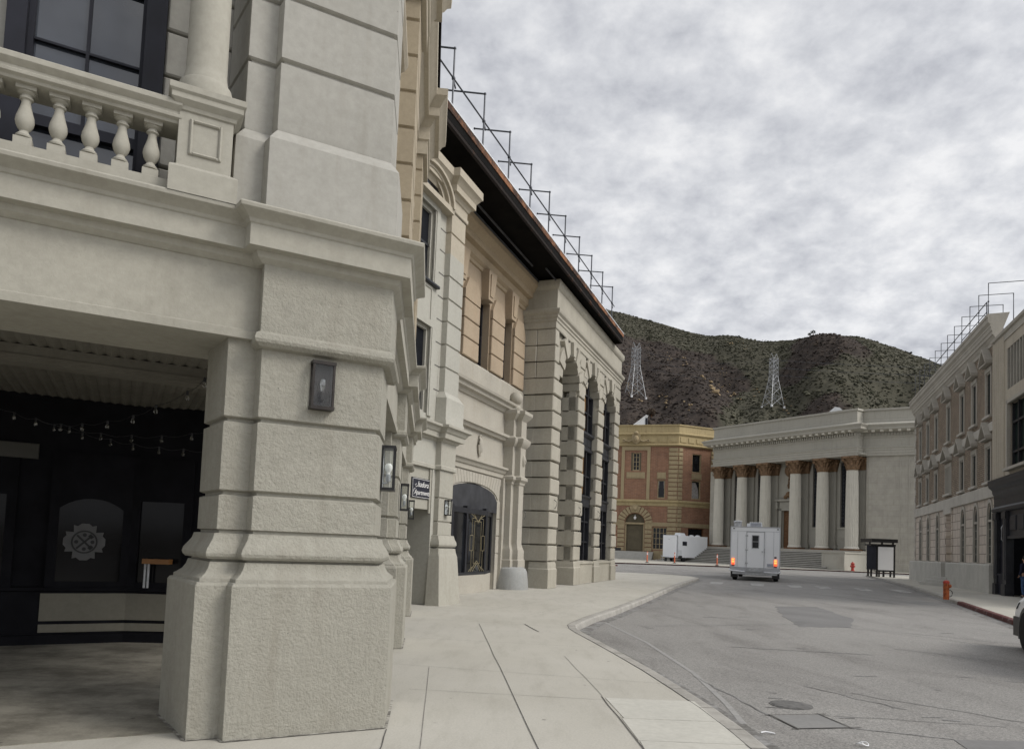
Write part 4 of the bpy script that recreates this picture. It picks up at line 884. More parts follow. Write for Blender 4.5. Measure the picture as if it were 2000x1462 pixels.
for k in range(3): mb.cbox(-.02, .55 - .1 * k, -.04, .6, zs[11] + CS * k + .02, min(zs[11] + CS * (k + 1) - .02, 8.62), .02)
obj('spandrel_stones', mb, M['dstone'], D)
RET = [(-.02, 1.8), (-.02, -.02), (9.76, -.02), (9.76, 3)]
obj('frieze', MB().sweep(RET, [(.0, 8.6), (.02, 8.63), (.02, 8.82), (.05, 8.85), (.05, 8.93), (.09, 8.97), (.09, 9.04), (.15, 9.1), (.17, 9.15), (.17, 9.22), (.04, 9.27), (.04, 9.9)]), M['dstone'], D)
obj('parapet_cap', MB().sweep(RET, [(.04, 9.9), (.08, 9.93), (.12, 9.99), (.14, 10.04), (.14, 10.2), (-.6, 10.22)]), M['dstone'], D)
for c in cent[1:]:
    f = MB()
    for x0, x1 in ((c - 1.04, c - .92), (c + .92, c + 1.04)): f.box(x0, x1, .20, .34, .88, SPR + .3)
    for x in (c - .33, c + .33): f.box(x - .045, x + .045, .22, .34, .88, SPR + .9)
    for z in (1.6, 2.4, 4.2, 6.7, 7.4): f.box(c - 1, c + 1, .24, .34, z - .03, z + .03)
    f.sweep([(c - 1.04, .26), (c + 1.04, .26)], [(0, 5.15), (.1, 5.18), (.1, 5.28), (.04, 5.32), (.04, 5.7), (.1, 5.74), (.16, 5.8), (.16, 5.88), (-.05, 5.92)])
    f.sweep([(c - 1.04, .26), (c + 1.04, .26)], [(0, 2.95), (.06, 2.98), (.06, 3.3), (.12, 3.36), (.12, 3.42), (-.05, 3.46)])
    for x in (c - .66, c, c + .66): f.cbox(x - .22, x + .22, .20, .26, 5.38, 5.64, .03)
    wd = obj('arched_window', f, M['dark'], D)
    obj('pane', MB().wall(c - 1.05, c + 1.05, .8, 8.25, .335, .02, []), M['void'], wd)
    obj('drape', MB().box(c - .9, c + .5, .32, .33, 3.5, 5.1).box(c - .9, c + .5, .32, .33, 5.95, 7.6), M['curtain'], wd)
    obj('paper', MB().box(c + .1, c + .5, .305, .318, 5.3, 5.75).box(c - .4, c + .0, .305, .318, 5.3, 5.75), M['paper'], wd)
mb = MB()
for x, y, z in ((.4, -.06, 2.75), (3.4, -.06, 2.7), (6.3, -.06, 2.7), (3.55, -.1, 7.6), (6.5, -.1, 7.6)):
    mb.tube([(x, y + .02, z + .18), (x + .04, y - .05, z + .12), (x + .05, y - .06, z), (x + .01, y - .04, z - .1), (x - .02, y, z - .12)], .012, 5)
obj('cable_hook', mb, M['iron'], D)
obj('cable_hook', MB().tube([(px1 - .02, -.51, 2.5), (px1 + .02, -.56, 2.42), (px1 + .03, -.57, 2.3), (px1, -.54, 2.2)], .012, 5), M['iron'], C)

# ------------------------------------------------------------------ dark roof running over the row, with its pipe railing
RF = thing('roof_canopy', 'black boarded roof overhanging the row with rusty fascia and white flashing', 'roof', (ST.w(0, 0)[0], ST.w(0, 0)[1], 10.3), ST.rot)
ED = [(-9.8 - .888 * 7, -.5 - .46 * 7), (-9.8, -.5), (7.9, -.5), (7.9, 4)]
sl = MB().slab([(-9.8 - .888 * 7, -.5 - .46 * 7), (-9.8, -.5), (7.9, -.5), (7.9, 5), (-11.6, 5), (-9.8 - .888 * 7 - 2.4, -.46 * 7 + 4)], .02, .3)
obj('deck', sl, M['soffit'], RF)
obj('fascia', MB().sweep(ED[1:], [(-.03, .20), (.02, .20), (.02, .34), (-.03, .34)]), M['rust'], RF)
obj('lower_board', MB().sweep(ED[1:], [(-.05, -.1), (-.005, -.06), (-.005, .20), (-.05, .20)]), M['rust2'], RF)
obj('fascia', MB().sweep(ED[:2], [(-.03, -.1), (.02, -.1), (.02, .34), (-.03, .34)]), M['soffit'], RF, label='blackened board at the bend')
obj('flashing', MB().sweep(ED[1:], [(-.2, .345), (.035, .345), (.035, .375), (-.2, .40)]), M['flash'], RF)
mb = MB()
for y, x0, x1 in ((.35, -9.2, -1.5), (1.0, -9.6, .5), (.0, -1.2, 3.0), (.6, -6, 6.5)): mb.tube([(x0, y, -.12), (x1, y, -.12)], .03, 6)
obj('pipe', mb, M['steel'], RF)
x, y, _ = ST.w(0, 0)
GRL = thing('pipe_railing', 'steel pipe railing with bent arms along dark roof over left row', 'railing', (x, y, 10.68), ST.rot)
post = MB().tube([(0, -.46, 0), (0, -.46, 1.33)], .022, 6).tube([(0, -.46, 1.33), (-.42, .36, 1.33)], .02, 6).sphere((0, -.46, 1.33), .035, 8, 6).sphere((-.42, .36, 1.33), .03, 8, 6).tube([(0, -.46, .62), (.12, -.46, .5)], .02, 6).sphere((0, -.46, .66), .045, 8, 6)
pm = post.mesh('arm', M['steel'])
for k in range(10): obj('arm', pm, None, GRL, (-9.1 + 1.665 * k, 0, 0))
obj('rail', MB().tube([(-9.8, -.46, .66), (6.3, -.46, .66)], .02, 6), M['steel'], GRL)
obj('rail', MB().tube([(-9.8, .42, .42), (6.0, .42, .42)], .02, 6).tube([(-9.8, .42, .25), (-4.4, .42, .25)], .02, 6), M['steel'], GRL)
# ------------------------------------------------------------------ columned bank at the end of the street
TF = Fr((27.37, 98.4), 145.7)
T = thing('columned_bank', 'grey neoclassical bank with six fluted columns and gilded capitals above wide steps', 'building', TF.l, TF.rot)
WD = [TF.loc(40.7, 83.9), TF.loc(48.0, 77.5)]     # right wing
CX = [.0, 3.81, 7.46, 11.79, 15.45, 19.15]; BK = (0, -1.2, 0); WC = (2.1, 5.85, 13.85, 17.45); CYd = .95; PZ = 2.35
w0 = (20.75, 1.6)
wing = [w0, WD[1], (WD[1][0] + 6, WD[1][1] + 12)]
obj('back_wall', MB().wall(-1.0, 20.6, PZ - .1, 13.4, 3.6, .5, [(c - .62, c + .62, 4.9, 12.6) for c in WC] + [(9.15, 11.25, PZ, 7.0)]), M['temple_p'], T, BK)
obj('end_wall', MB().box(-1.0, -.3, .4, 12, -.3, 13.2), M['temple'], T)
obj('wing_wall', MB().sweep([(20.4, 4.1), (20.4, w0[1]), w0, WD[1], (WD[1][0] + 6, WD[1][1] + 12)], [(0, -.3), (0, .9), (-.03, .95), (-.03, 13.2), (-.5, 13.2)]), M['temple'], T)
dx, dy = WD[1][0] - w0[0], WD[1][1] - w0[1]; l = math.hypot(dx, dy); ex, ey = dx / l, dy / l
for s in (3.4, 4.35):
    pass
def wg(s, d): return (w0[0] + ex * s + ey * d, w0[1] + ey * s - ex * d)
mb = MB()
for s in (3.1, 4.0):
    a, b = wg(s, -.05), wg(s + .07, -.05); c_, d_ = wg(s + .07, .0), wg(s, .0); mb.slab([a, d_, c_, b], .9, 12.5)
obj('wing_joint', mb, M['gtrim'], T)
# entablature path along the front and round onto the wing
EP = [(-.8, 9), (-.8, 1.2), (-.35, 1.2), (-.35, .12), (20.15, .12), (20.15, 1.3), (w0[0] + .1, w0[1] - .2), wg(7.9, .12), (WD[1][0] + 6, WD[1][1] + 12)]
obj('architrave', MB().sweep(EP, [(-1.9, 13.0), (0, 13.0), (0, 13.28), (.05, 13.3), (.05, 13.6), (.10, 13.62), (.10, 13.82), (.18, 13.9), (.18, 14.0), (.0, 14.05), (.0, 15.0), (-1.9, 15.0)]), M['temple_p'], T)
obj('cornice', MB().sweep(EP, [(-1.9, 15.0), (0, 15.0), (.06, 15.05), (.06, 15.16), (.08, 15.2), (.08, 15.62), (.3, 15.66), (.95, 15.86), (.98, 15.88), (.98, 16.1), (1.04, 16.16), (1.18, 16.36), (1.18, 16.42), (.2, 16.75), (.06, 16.8), (.06, 17.0), (0, 17.05), (0, 18.1), (.14, 18.14), (.14, 18.36), (-.6, 18.4)]), M['temple_p'], T)
def along(path, step, fn):
    for a, b in zip(path, path[1:]):
        l = math.hypot(b[0] - a[0], b[1] - a[1]); n = int(l / step)
        if n < 1: continue
        ex, ey = (b[0] - a[0]) / l, (b[1] - a[1]) / l
        for k in range(n): fn(a[0] + ex * (k + .5) * l / n, a[1] + ey * (k + .5) * l / n, ex, ey)
def dentil(x, y, ex, ey):
    nx, ny = ey, -ex
    q = [(x - ex * .09 + nx * .05, y - ey * .09 + ny * .05), (x - ex * .09 + nx * .26, y - ey * .09 + ny * .26), (x + ex * .09 + nx * .26, y + ey * .09 + ny * .26), (x + ex * .09 + nx * .05, y + ey * .09 + ny * .05)]
    mb.slab(q, 15.26, 15.56)
def modil(x, y, ex, ey):
    nx, ny = ey, -ex
    q = [(x - ex * .17 + nx * .08, y - ey * .17 + ny * .08), (x - ex * .17 + nx * .86, y - ey * .17 + ny * .86), (x + ex * .17 + nx * .86, y + ey * .17 + ny * .86), (x + ex * .17 + nx * .08, y + ey * .17 + ny * .08)]
    mo.slab(q, 15.62, 15.84)
for seg in (EP[3:6], EP[6:8]):
    mb = MB(); mo = MB(); along(seg, .30, dentil); along(seg, .82, modil)
    obj('dentil_course', mb, M['temple_p'], T); obj('modillion_course', mo, M['column'], T)
obj('porch_ceiling', MB().box(-.9, 20.6, .3, 4, 13.1, 13.3), M['temple_p'], T)
# columns
cprof = [(.80, PZ + .02), (.82, PZ + .12), (.78, PZ + .2), (.74, PZ + .26), (.72, PZ + .3)]
sh = [(.70, PZ + .3), (.705, 4.5), (.69, 7), (.66, 9.5), (.62, 11.45)]
col = MB().lathe(0, 0, cprof, 32)
col.lathe(0, 0, sh, 120, flute=24, fd=.085)
colm = col.mesh('column', M['column'], 30)
cap = MB().lathe(0, 0, [(.64, 11.4), (.68, 11.46), (.64, 11.52), (.60, 11.6), (.64, 12.1), (.78, 12.6), (.86, 12.72)], 24)
def leafpts(mb, a, r0, z0, h, out, wd):
    c, s_ = math.cos(a), math.sin(a)
    prev = None
    for t, ro in ((0, 0), (.35, .04), (.7, .12), (.92, out), (1.0, out + .06), (.86, out + .1)):
        r = r0 + ro; z = z0 + h * t; ww = wd * (1 - .55 * t)
        cur = [(r * c - s_ * ww, r * s_ + c * ww, z), ((r + .07) * c, (r + .07) * s_, z), (r * c + s_ * ww, r * s_ - c * ww, z)]
        if prev: mb.poly([prev[0], prev[1], cur[1], cur[0]]); mb.poly([prev[1], prev[2], cur[2], cur[1]])
        prev = cur
for k in range(8): leafpts(cap, k * math.pi / 4, .62, 11.52, .50, .16, .20)
for k in range(8): leafpts(cap, (k + .5) * math.pi / 4, .66, 11.6, .82, .2, .2)
for k in range(4):
    a = R(45 + 90 * k); c, s_ = math.cos(a), math.sin(a)
    cap.sphere((1.0 * c, 1.0 * s_, 12.58), .2, 10, 8); cap.tube([(.66 * c, .66 * s_, 12.1), (.82 * c, .82 * s_, 12.45), (1.0 * c, 1.0 * s_, 12.72)], .09, 6)
    cap.sphere((.9 * math.cos(a + R(45)), .9 * math.sin(a + R(45)), 12.84), .14, 8, 6)
ab = []
for k in range(4):
    a = R(45 + 90 * k); b = R(90 + 90 * k)
    ab += [(1.22 * math.cos(a - .08), 1.22 * math.sin(a - .08)), (1.22 * math.cos(a + .08), 1.22 * math.sin(a + .08)), (.84 * math.cos(b), .84 * math.sin(b))]
cap.slab(ab, 12.74, 13.0)
capm = cap.mesh('capital', M['gold'], 50)
plm = MB().box(-.88, .88, -.88, .88, PZ - .16, PZ + .03).mesh('plinth', M['wood'])
for x in CX:
    o = obj('column', colm, None, T, (x, CYd, 0)); obj('capital', capm, None, o); obj('plinth', plm, None, o)
# wall pilasters behind, tall latticed windows, door
for x in [c + .35 for c in CX]:
    mb = MB().box(x - .62, x + .62, 3.3, 3.62, PZ, 11.5).box(x - .74, x + .74, 3.2, 3.62, PZ, PZ + .5)
    for k in range(5): mb.box(x - .5 + k * .24, x - .42 + k * .24, 3.26, 3.3, PZ + .6, 11.3)
    o = obj('pilaster', mb, M['temple_p'], T, BK)
    obj('capital', MB().hexa([(x - .62, 3.25, 11.5), (x + .62, 3.25, 11.5), (x + .62, 3.6, 11.5), (x - .62, 3.6, 11.5)], [(x - .95, 2.95, 12.9), (x + .95, 2.95, 12.9), (x + .95, 3.6, 12.9), (x - .95, 3.6, 12.9)]).sphere((x - .8, 3.05, 12.5), .22, 8, 6).sphere((x + .8, 3.05, 12.5), .22, 8, 6).sphere((x, 3.1, 12.2), .25, 8, 6), M['gold'], o)
for c in WC:
    f = MB().box(c - .74, c - .58, 3.5, 3.8, 4.9, 12.6).box(c + .58, c + .74, 3.5, 3.8, 4.9, 12.6).box(c - .9, c + .9, 3.4, 3.7, 4.7, 4.92)
    wdo = obj('latticed_window', f, M['temple_p'], T, BK)
    g = MB()
    for k in range(17):
        z = 4.95 + k * .45
        g.tube([(c - .55, 3.72, z), (c + .55, 3.72, z + .9)], .035, 4); g.tube([(c + .55, 3.72, z), (c - .55, 3.72, z + .9)], .035, 4)
    for x in (c - .3, c, c + .3): g.box(x - .02, x + .02, 3.70, 3.74, 4.9, 12.6)
    obj('lattice', g, M['steel'], wdo); obj('pane', MB().box(c - .6, c + .6, 3.85, 3.9, 4.8, 12.6), M['navy'], wdo)
    obj('panel', MB().box(c - .85, c + .85, 3.5, 3.62, PZ + .05, 4.7).box(c - .45, c + .45, 3.44, 3.5, 3.5, 4.4).box(c - .3, c + .3, 3.40, 3.44, 3.65, 4.25), M['temple_p'], wdo)
f = MB().box(8.75, 9.15, 3.3, 3.7, PZ, 7.3).box(11.25, 11.65, 3.3, 3.7, PZ, 7.3).box(8.75, 11.65, 3.3, 3.7, 7.0, 7.4).box(8.9, 11.5, 3.25, 3.6, 7.4, 8.1)
f.sweep([(8.3, 3.5), (12.1, 3.5)], [(0, 8.1), (.25, 8.14), (.5, 8.2), (.5, 8.4), (0, 8.5)]).box(8.5, 8.75, 2.95, 3.6, 7.2, 8.1).box(11.65, 11.9, 2.95, 3.6, 7.2, 8.1)
for k in range(9): f.box(9.3 + k * .23, 9.42 + k * .23, 3.22, 3.26, 7.55, 7.95)
dr = obj('doorway', f, M['temple_p'], T, (-.1, -1.2, 0))
obj('door', MB().box(9.15, 11.25, 3.75, 3.85, PZ, 7.0).box(9.35, 10.1, 3.7, 3.75, 3, 6.6).box(10.3, 11.05, 3.7, 3.75, 3, 6.6), M['wood'], dr)
rl = MB().box(8.95, 11.45, 3.5, 3.6, 8.6, 12.6).box(9.4, 11.0, 3.44, 3.5, 9, 12.2).hexa([(9.5, 3.3, 8.5), (10.9, 3.3, 8.5), (10.9, 3.5, 8.5), (9.5, 3.5, 8.5)], [(9.95, 3.3, 9.6), (10.45, 3.3, 9.6), (10.45, 3.5, 9.6), (9.95, 3.5, 9.6)])
obj('relief', MB().sphere((10.2, 3.3, 12.0), .55, 10, 8, 1.3).tube([(10.2, 3.35, 11.4), (10.25, 3.3, 10.8), (10.15, 3.3, 10.2), (10.2, 3.35, 9.8)], .18, 6).sphere((10.2, 3.3, 9.0), .4, 10, 8).sphere((9.75, 3.35, 8.7), .3, 8, 6).sphere((10.65, 3.35, 8.7), .3, 8, 6), M['gold'], dr)
obj('door_panel', rl, M['temple_p'], dr)
# platform and steps
obj('platform', MB().slab([(-1.4, 4), (-1.4, -.1), (20.95, -.1), (20.95, 4)], -.3, PZ - .16), M['gtrim'], T)
st = MB(); tr = MB(); ns = 10
for k in range(ns):
    z1 = -.1 + (PZ - .2) * (ns - k) / (ns + .6); off = .46 * (k + 1); xr = 19.5 - .1375 * (ns - k)
    st.slab([(-1.6 - off * .9, 3), (-1.6 - off * .9, -.1 - off), (xr, -.1 - off), (xr, 3)], -.3, z1 - .09)
    tr.slab([(-1.72 - off * .9, 3), (-1.72 - off * .9, -.22 - off), (xr + .1, -.22 - off), (xr + .1, 3)], z1 - .09, z1)
obj('steps', tr, M['concrete'], T); obj('risers', st, M['riser'], T)
obj('cheek_wall', MB().box(18.6, 21.3, -4.0, 1.2, -.3, 1.85).box(18.5, 21.4, -4.1, 1.2, 1.85, 2.0), M['temple_p'], T)
obj('louvre', (lambda m: [m.box(20.5, 21.2, -4.04, -4.0, .3 + .16 * k, .4 + .16 * k) for k in range(8)] and m)(MB()), M['gtrim'], T)
sk = thing('roof_light', 'small white wedge roof light on top of columned bank', 'roof light', (43.9, 99, 18.2), R(-20))
obj('frame', MB().prism([(-1.2, 2.6), (1.3, 2.6), (.5, 3.5), (-.1, 3.6)], -1, 1), M['white2'], sk); obj('curb', MB().box(-1.1, 1.2, -.9, .9, -2.2, 2.6), M['galv'], sk)

# ------------------------------------------------------------------ red brick building left of the bank
EF = Fr((15.3, 104.5), math.degrees(math.atan2(23.2 - 15.3, 102 - 104.5)))
E_ = thing('red_brick_building', 'red brick building with ochre quoins, arched doorway and mask frieze', 'building', EF.l, EF.rot)
ec = (8.29, 0); er = EF.loc(31.5, 105.6)
eux, euy = (er[0] - ec[0]) , (er[1] - ec[1]); l = math.hypot(eux, euy); eux /= l; euy /= l
def e2(s, d=0): return (ec[0] + eux * s + euy * d, ec[1] + euy * s - eux * d)
erot = math.atan2(euy, eux)
EPATH = [(-9, 0), ec, e2(7.0), (e2(7.0)[0] + .3, 20)]
wl = MB().wall(-9, 8.29, -.2, 16.2, 0, .5, [(1.05, 3.85, 1.1, 5.1, 1.4), (4.98, 7.0, 1.45, 4.6), (1.65, 3.1, 12.6, 15.2), (5.5, 6.55, 8.7, 11.3), (-2.6, -.3, 1.45, 4.6), (-1.6, -.5, 8.7, 11.3)], 14)
obj('wall', wl, M['ebrick'], E_)
ew = MB().wall(0, 7.0, -.2, 16.2, 0, .5, [(2.42, 4.0, 12.55, 15.25), (2.42, 4.0, 8.75, 11.45), (1.97, 4.7, 1.2, 4.7)])
obj('side_wall', ew, M['ebrick'], E_, (ec[0], ec[1], 0), erot)
obj('parapet', MB().sweep(EPATH, [(0, 16.1), (.1, 16.12), (.35, 16.2), (.4, 16.3), (.2, 16.42), (.12, 16.45), (.12, 17.65), (.3, 17.75), (.35, 17.9), (.2, 18.0), (.15, 18.05), (.15, 19.0), (.28, 19.03), (.28, 19.2), (-.5, 19.25)]), M['etrim'], E_)
mb = MB(); along([(-6, 0), ec, e2(7)], 1.35, lambda x, y, ex, ey: mb.slab([(x - ex * .5 + ey * .12, y - ey * .5 - ex * .12), (x - ex * .5 + ey * .2, y - ey * .5 - ex * .2), (x + ex * .5 + ey * .2, y + ey * .5 - ex * .2), (x + ex * .5 + ey * .12, y + ey * .5 - ex * .12)], 16.7, 17.4))
obj('frieze_panels', mb, M['etrim'], E_)
obj('belt_course', MB().sweep(EPATH, [(0, 7.6), (.08, 7.62), (.08, 8.0), (.2, 8.1), (.3, 8.2), (.3, 8.4), (0, 8.5)]), M['etrim'], E_)
obj('lower_belt', MB().sweep([(3.9, 0), ec, e2(7.0)], [(0, 4.72), (.1, 4.74), (.1, 5.25), (0, 5.3)]).sweep([(-9, 0), (1.0, 0)], [(0, 4.72), (.1, 4.74), (.1, 5.25), (0, 5.3)]), M['etrim2'], E_)
def quoins(f0, f1, z0, z1, rot=False):
    mb = MB(); z = z0; k = 0
    while z < z1 - .2:
        h = .62; e = .0 if k % 2 else .1
        mb.cbox(f0 - e * .3, f1 + e * .3, -.13, .05, z + .05, min(z + h, z1) - .05, .05); z += h; k += 1
    return mb
for z0, z1 in ((1.0, 7.6), (8.5, 16.1)):
    obj('quoins', quoins(7.0, 8.25, z0, z1), M['etrim2'], E_)
    for a, b in ((.06, .72), (5.7, 6.95)): obj('quoins', quoins(a, b, z0, z1), M['etrim2'], E_, (ec[0], ec[1], 0), erot)
mb = MB().box(.3, .75, -.12, .05, 8.5, 15.9).box(3.95, 4.4, -.12, .05, 8.5, 15.9).box(.3, 4.4, -.14, .05, 15.55, 16.1).box(1.05, 3.7, -.08, .05, 11.5, 12.4).box(1.2, 3.55, -.12, .05, 11.65, 12.25)
obj('window_bay', mb, M['etrim2'], E_)
def ewin(x0, x1, z0, z1, par, loc=None, rot=None, cm='etrim2', dr=None, mull=True):
    f = MB().box(x0, x0 + .12, .1, .3, z0, z1).box(x1 - .12, x1, .1, .3, z0, z1).box(x0, x1, .1, .3, z1 - .12, z1).box(x0, x1, .05, .3, z0, z0 + .15)
    if mull:
        for k in range(1, 4 if x1 - x0 > 1.6 else 2):
            n = 4 if x1 - x0 > 1.6 else 2; x = x0 + (x1 - x0) * k / n; f.box(x - .04, x + .04, .15, .25, z0, z1)
        for k in range(1, 4): z = z0 + (z1 - z0) * k / 4; f.box(x0, x1, .17, .24, z - .03, z + .03)
    o = obj('window', f, M[cm], par, loc, rot); obj('pane', MB().box(x0, x1, .26, .3, z0, z1), M['pane'], o)
    if dr: obj('drape', MB().prism([(x0 + .15, z0 + .1), (x0 + .15, z1 - .3), (x0 + .8, z1 - .3), (x1 - .35, z0 + 1.6), (x1 - .2, z0 + .1)][::-1], .2, .22), M['greydrape'], o)
    return o
ewin(1.9, 2.9, 12.6, 15.2, E_); obj('wood_panel', MB().box(1.65, 1.92, .05, .2, 12.6, 15.2).box(2.88, 3.1, .05, .2, 12.6, 15.2), M['olive'], E_)
wv = ewin(5.5, 6.55, 8.7, 11.3, E_, mull=False)
for s_ in (0, 1): obj('drape', MB().prism([(5.6 + s_ * .85, 11.2), (5.75 + s_ * .55, 11.2), (5.65 + s_ * .75, 9.9)], .2, .23), M['greydrape'], wv)
ewin(4.98, 7.0, 1.45, 4.6, E_); ewin(-2.6, -.3, 1.45, 4.6, E_); ewin(-1.6, -.5, 8.7, 11.3, E_)
L2 = (ec[0], ec[1], 0)
ewin(2.42, 4.0, 12.55, 15.25, E_, L2, erot, mull=False); ewin(2.42, 4.0, 8.75, 11.45, E_, L2, erot, dr=True, mull=False); ewin(1.97, 4.7, 1.2, 4.7, E_, L2, erot, 'wood', mull=False)
for x0, x1, z0, z1, L0, r0 in ((5.4, 6.65, 11.45, 12.4, None, None), (2.35, 4.05, 11.6, 12.45, L2, erot)):
    obj('blank_panel', MB().box(x0, x1, -.08, .05, z0, z1).box(x0 + .15, x1 - .15, -.14, -.05, z0 + .15, z1 - .15), M['etrim2'], E_, L0, r0)
obj('blank_niche', MB().box(5.3, 5.42, -.04, .05, 12.5, 15.3).box(6.6, 6.72, -.04, .05, 12.5, 15.3).box(5.3, 6.72, -.04, .05, 15.2, 15.35), M['ebrick'], E_)
mb = MB(); c = 2.45
for k in range(13):
    a0, a1 = R(180 * k / 13 + 1.6), R(180 * (k + 1) / 13 - 1.6); R0, R1 = 1.5, 2.5
    mb.prism([(c + R0 * math.cos(a0), 5.1 + R0 * math.sin(a0)), (c + R0 * math.cos(a1), 5.1 + R0 * math.sin(a1)), (c + R1 * math.cos(a1), 5.1 + R1 * math.sin(a1)), (c + R1 * math.cos(a0), 5.1 + R1 * math.sin(a0))][::-1], -.16, .1)
mb.box(c - .35, c + .35, -.3, 0, 6.6, 7.7).sphere((c, -.32, 7.1), .3, 8, 6)
for s_ in (0, 1):
    for k in range(6): mb.cbox(3.9 if s_ else .0, 4.9 if s_ else 1.0, -.14, .05, 1.1 + k * .62 + .05, 1.1 + (k + 1) * .62 - .05, .05)
obj('arch_stones', mb, M['etrim2'], E_)
dd = obj('doorway', MB().box(1.05, 1.25, .1, .5, 1.1, 5.1).box(3.65, 3.85, .1, .5, 1.1, 5.1).box(1.05, 3.85, .05, .5, 4.95, 5.2), M['etrim2'], E_)
obj('door', MB().box(1.25, 3.65, .35, .45, 1.1, 4.95).box(1.5, 3.4, .3, .35, 1.3, 4.0).box(1.7, 3.2, .3, .35, 4.2, 4.8), M['olive'], dd)
obj('fanlight', MB().prism([(c + 1.4 * math.cos(R(180 * k / 12)), 5.2 + 1.3 * math.sin(R(180 * k / 12))) for k in range(13)][::-1], .35, .4), M['olive'], dd)
obj('lamp', MB().lathe(c, .1, [(.05, 5.6), (.16, 5.7), (.2, 5.95), (.14, 6.05), (.05, 6.1), (.03, 6.3)], 12), M['mint'], dd)
mk = MB().prism([(1.75, 17.7), (1.7, 17.2), (1.85, 16.75), (2.35, 16.35), (2.85, 16.75), (3.0, 17.2), (2.95, 17.7), (2.6, 17.95), (2.1, 17.95)][::-1], -.42, -.1).sphere((2.35, -.42, 17.15), .38, 12, 8, 1.35).sphere((2.35, -.42, 18.0), .34, 10, 8, .8).sphere((2.2, -.62, 17.3), .08, 6, 5).sphere((2.5, -.62, 17.3), .08, 6, 5)
for s_ in (-1, 1):
    mk.tube([(2.35 + s_ * .6, -.3, 17.0), (2.35 + s_ * 1.0, -.34, 16.8), (2.35 + s_ * 1.4, -.3, 16.9), (2.35 + s_ * 1.8, -.3, 17.1), (2.35 + s_ * 1.9, -.28, 16.8), (2.35 + s_ * 1.6, -.28, 16.75)], .13, 6)
obj('mask', mk, M['etrim2'], E_)
ss = MB()
for k in range(5): ss.box(-2.2 - .0, 4.9 + .0 - k * 0 + .2 * (4 - k) * 0 + .25 * k * .0 + .3, -.4 - .42 * (k + 1), 0, -.3, 1.1 - .23 * k)
obj('steps', ss, M['concrete'], E_); obj('plinth', MB().box(5.2, 8.3, -.12, 0, -.3, 1.3), M['etrim2'], E_); obj('vent', MB().box(-.3, .6, -.16, 0, 1.15, 1.5), M['dark'], E_)
rv = thing('roof_vent', 'white wedge roof vent with dark open end above red brick building', 'roof vent', (18.6, 108, 17.6))
obj('hood', MB().prism([(-1.15, 2.1), (1.0, 2.1), (1.0, 3.55), (.75, 3.62)][::-1], -1.2, 1.2).box(-1, .9, -1.1, 1.1, 0, 2.1), M['white2'], rv); obj('opening', MB().box(.66, .98, -1.24, -1.19, 2.1, 3.25), M['navy'], rv); obj('edge', MB().prism([(-1.2, 2.08), (.75, 3.68), (1.05, 3.6), (1.05, 3.5), (.75, 3.56), (-1.1, 2.04)][::-1], -1.28, -1.2), M['white'], rv)

# ------------------------------------------------------------------ brown brick building on the right
G_ = thing('brown_brick_building', 'three storey brown brick building with pedimented windows and pink stone ground floor', 'building', GN.l, GN.rot)
XW = [-18.75, -16.1, -13.35, -9.85, -6.5, -3.88, -1.18]
XC = [-18.45, -15.7, -12.75, -9.8, -6.15, -3.45, -.85]
opt = [(x - .42, x + .42, 8.5, 10.65) for x in XW] + [(x - (.42 if i != 3 else .7), x + (.42 if i != 3 else .7), 5.3 if i != 3 else 5.4, 7.0) for i, x in enumerate(XW)]
obj('brick_wall', MB().wall(-20.7, .1, 4.9, 12.2, 0, .35, opt), M['gbrick'], G_)
og = [(x - .42, x + .42, 1.4, 3.5, .75, 'pointed') for i, x in enumerate(XC) if i != 3] + [(-10.45, -8.95, .0, 4.42)]
obj('stone_wall', MB().wall(-20.7, .1, 0, 4.95, .02, .4, og), M['gstone'], G_)
obj('end_wall', MB().box(-20.7, -20.2, .4, 10, 0, 12.2), M['gbrick'], G_)
mb = MB()
for k in range(24): mb.cbox(-20.78, -20.45, -.05 - .03 * (k % 2), .4, .1 + k * .5 + .04, .1 + (k + 1) * .5 - .04, .03)
obj('corner_quoins', mb, M['gband'], G_)
obj('band', MB().sweep([(-20.7, .3), (-20.7, 0), (.1, 0)], [(0, 7.66), (.08, 7.68), (.08, 8.1), (0, 8.16)]), M['gband'], G_)
obj('band', MB().sweep([(-20.7, .3), (-20.7, 0), (.1, 0)], [(0, 4.5), (.09, 4.52), (.09, 5.08), (0, 5.14)]).box(-10.75, -8.75, -.1, .0, 4.2, 4.6), M['gband'], G_)
obj('cornice', MB().sweep([(-20.7, 6), (-20.7, 0), (.3, 0)], [(0, 11.75), (.06, 11.78), (.06, 11.95), (.1, 12.0), (.15, 12.12), (.2, 12.15), (.2, 12.3), (.24, 12.34), (.26, 12.5), (.28, 12.52), (.28, 12.62), (.36, 12.72), (.38, 12.74), (.38, 12.95), (.42, 12.98), (.42, 13.12), (-.5, 13.15)]), M['gtrim'], G_)
obj('plinth', MB().sweep([(-20.95, .6), (-20.95, -.14), (-10.35, -.14), (-10.35, .5)], [(.16, -.05), (.16, 1.3), (.13, 1.36), (-.4, 1.38)]).sweep([(-8.95, .5), (-8.95, -.14), (0, -.14), (0, .5)], [(.16, -.05), (.16, 1.3), (.13, 1.36), (-.4, 1.38)]), M['gplinth'], G_)
mb = MB()
for k in range(6):
    for x in (-10.6, -8.95): mb.cbox(x, x + .17 + .06 * (k % 2), -.04, .9, 1.4 + k * .5 + .03, 1.4 + (k + 1) * .5 - .03, .02)
    mb.cbox(-10.5, -8.9, .9, 1.0, 1.4 + k * .5 + .03, 1.4 + (k + 1) * .5 - .03, .02)
obj('entrance_blocks', mb, M['gstone'], G_)
obj('entrance_panel', MB().box(-10.4, -8.9, .25, .3, 0, 1.4), M['gtrim'], G_)
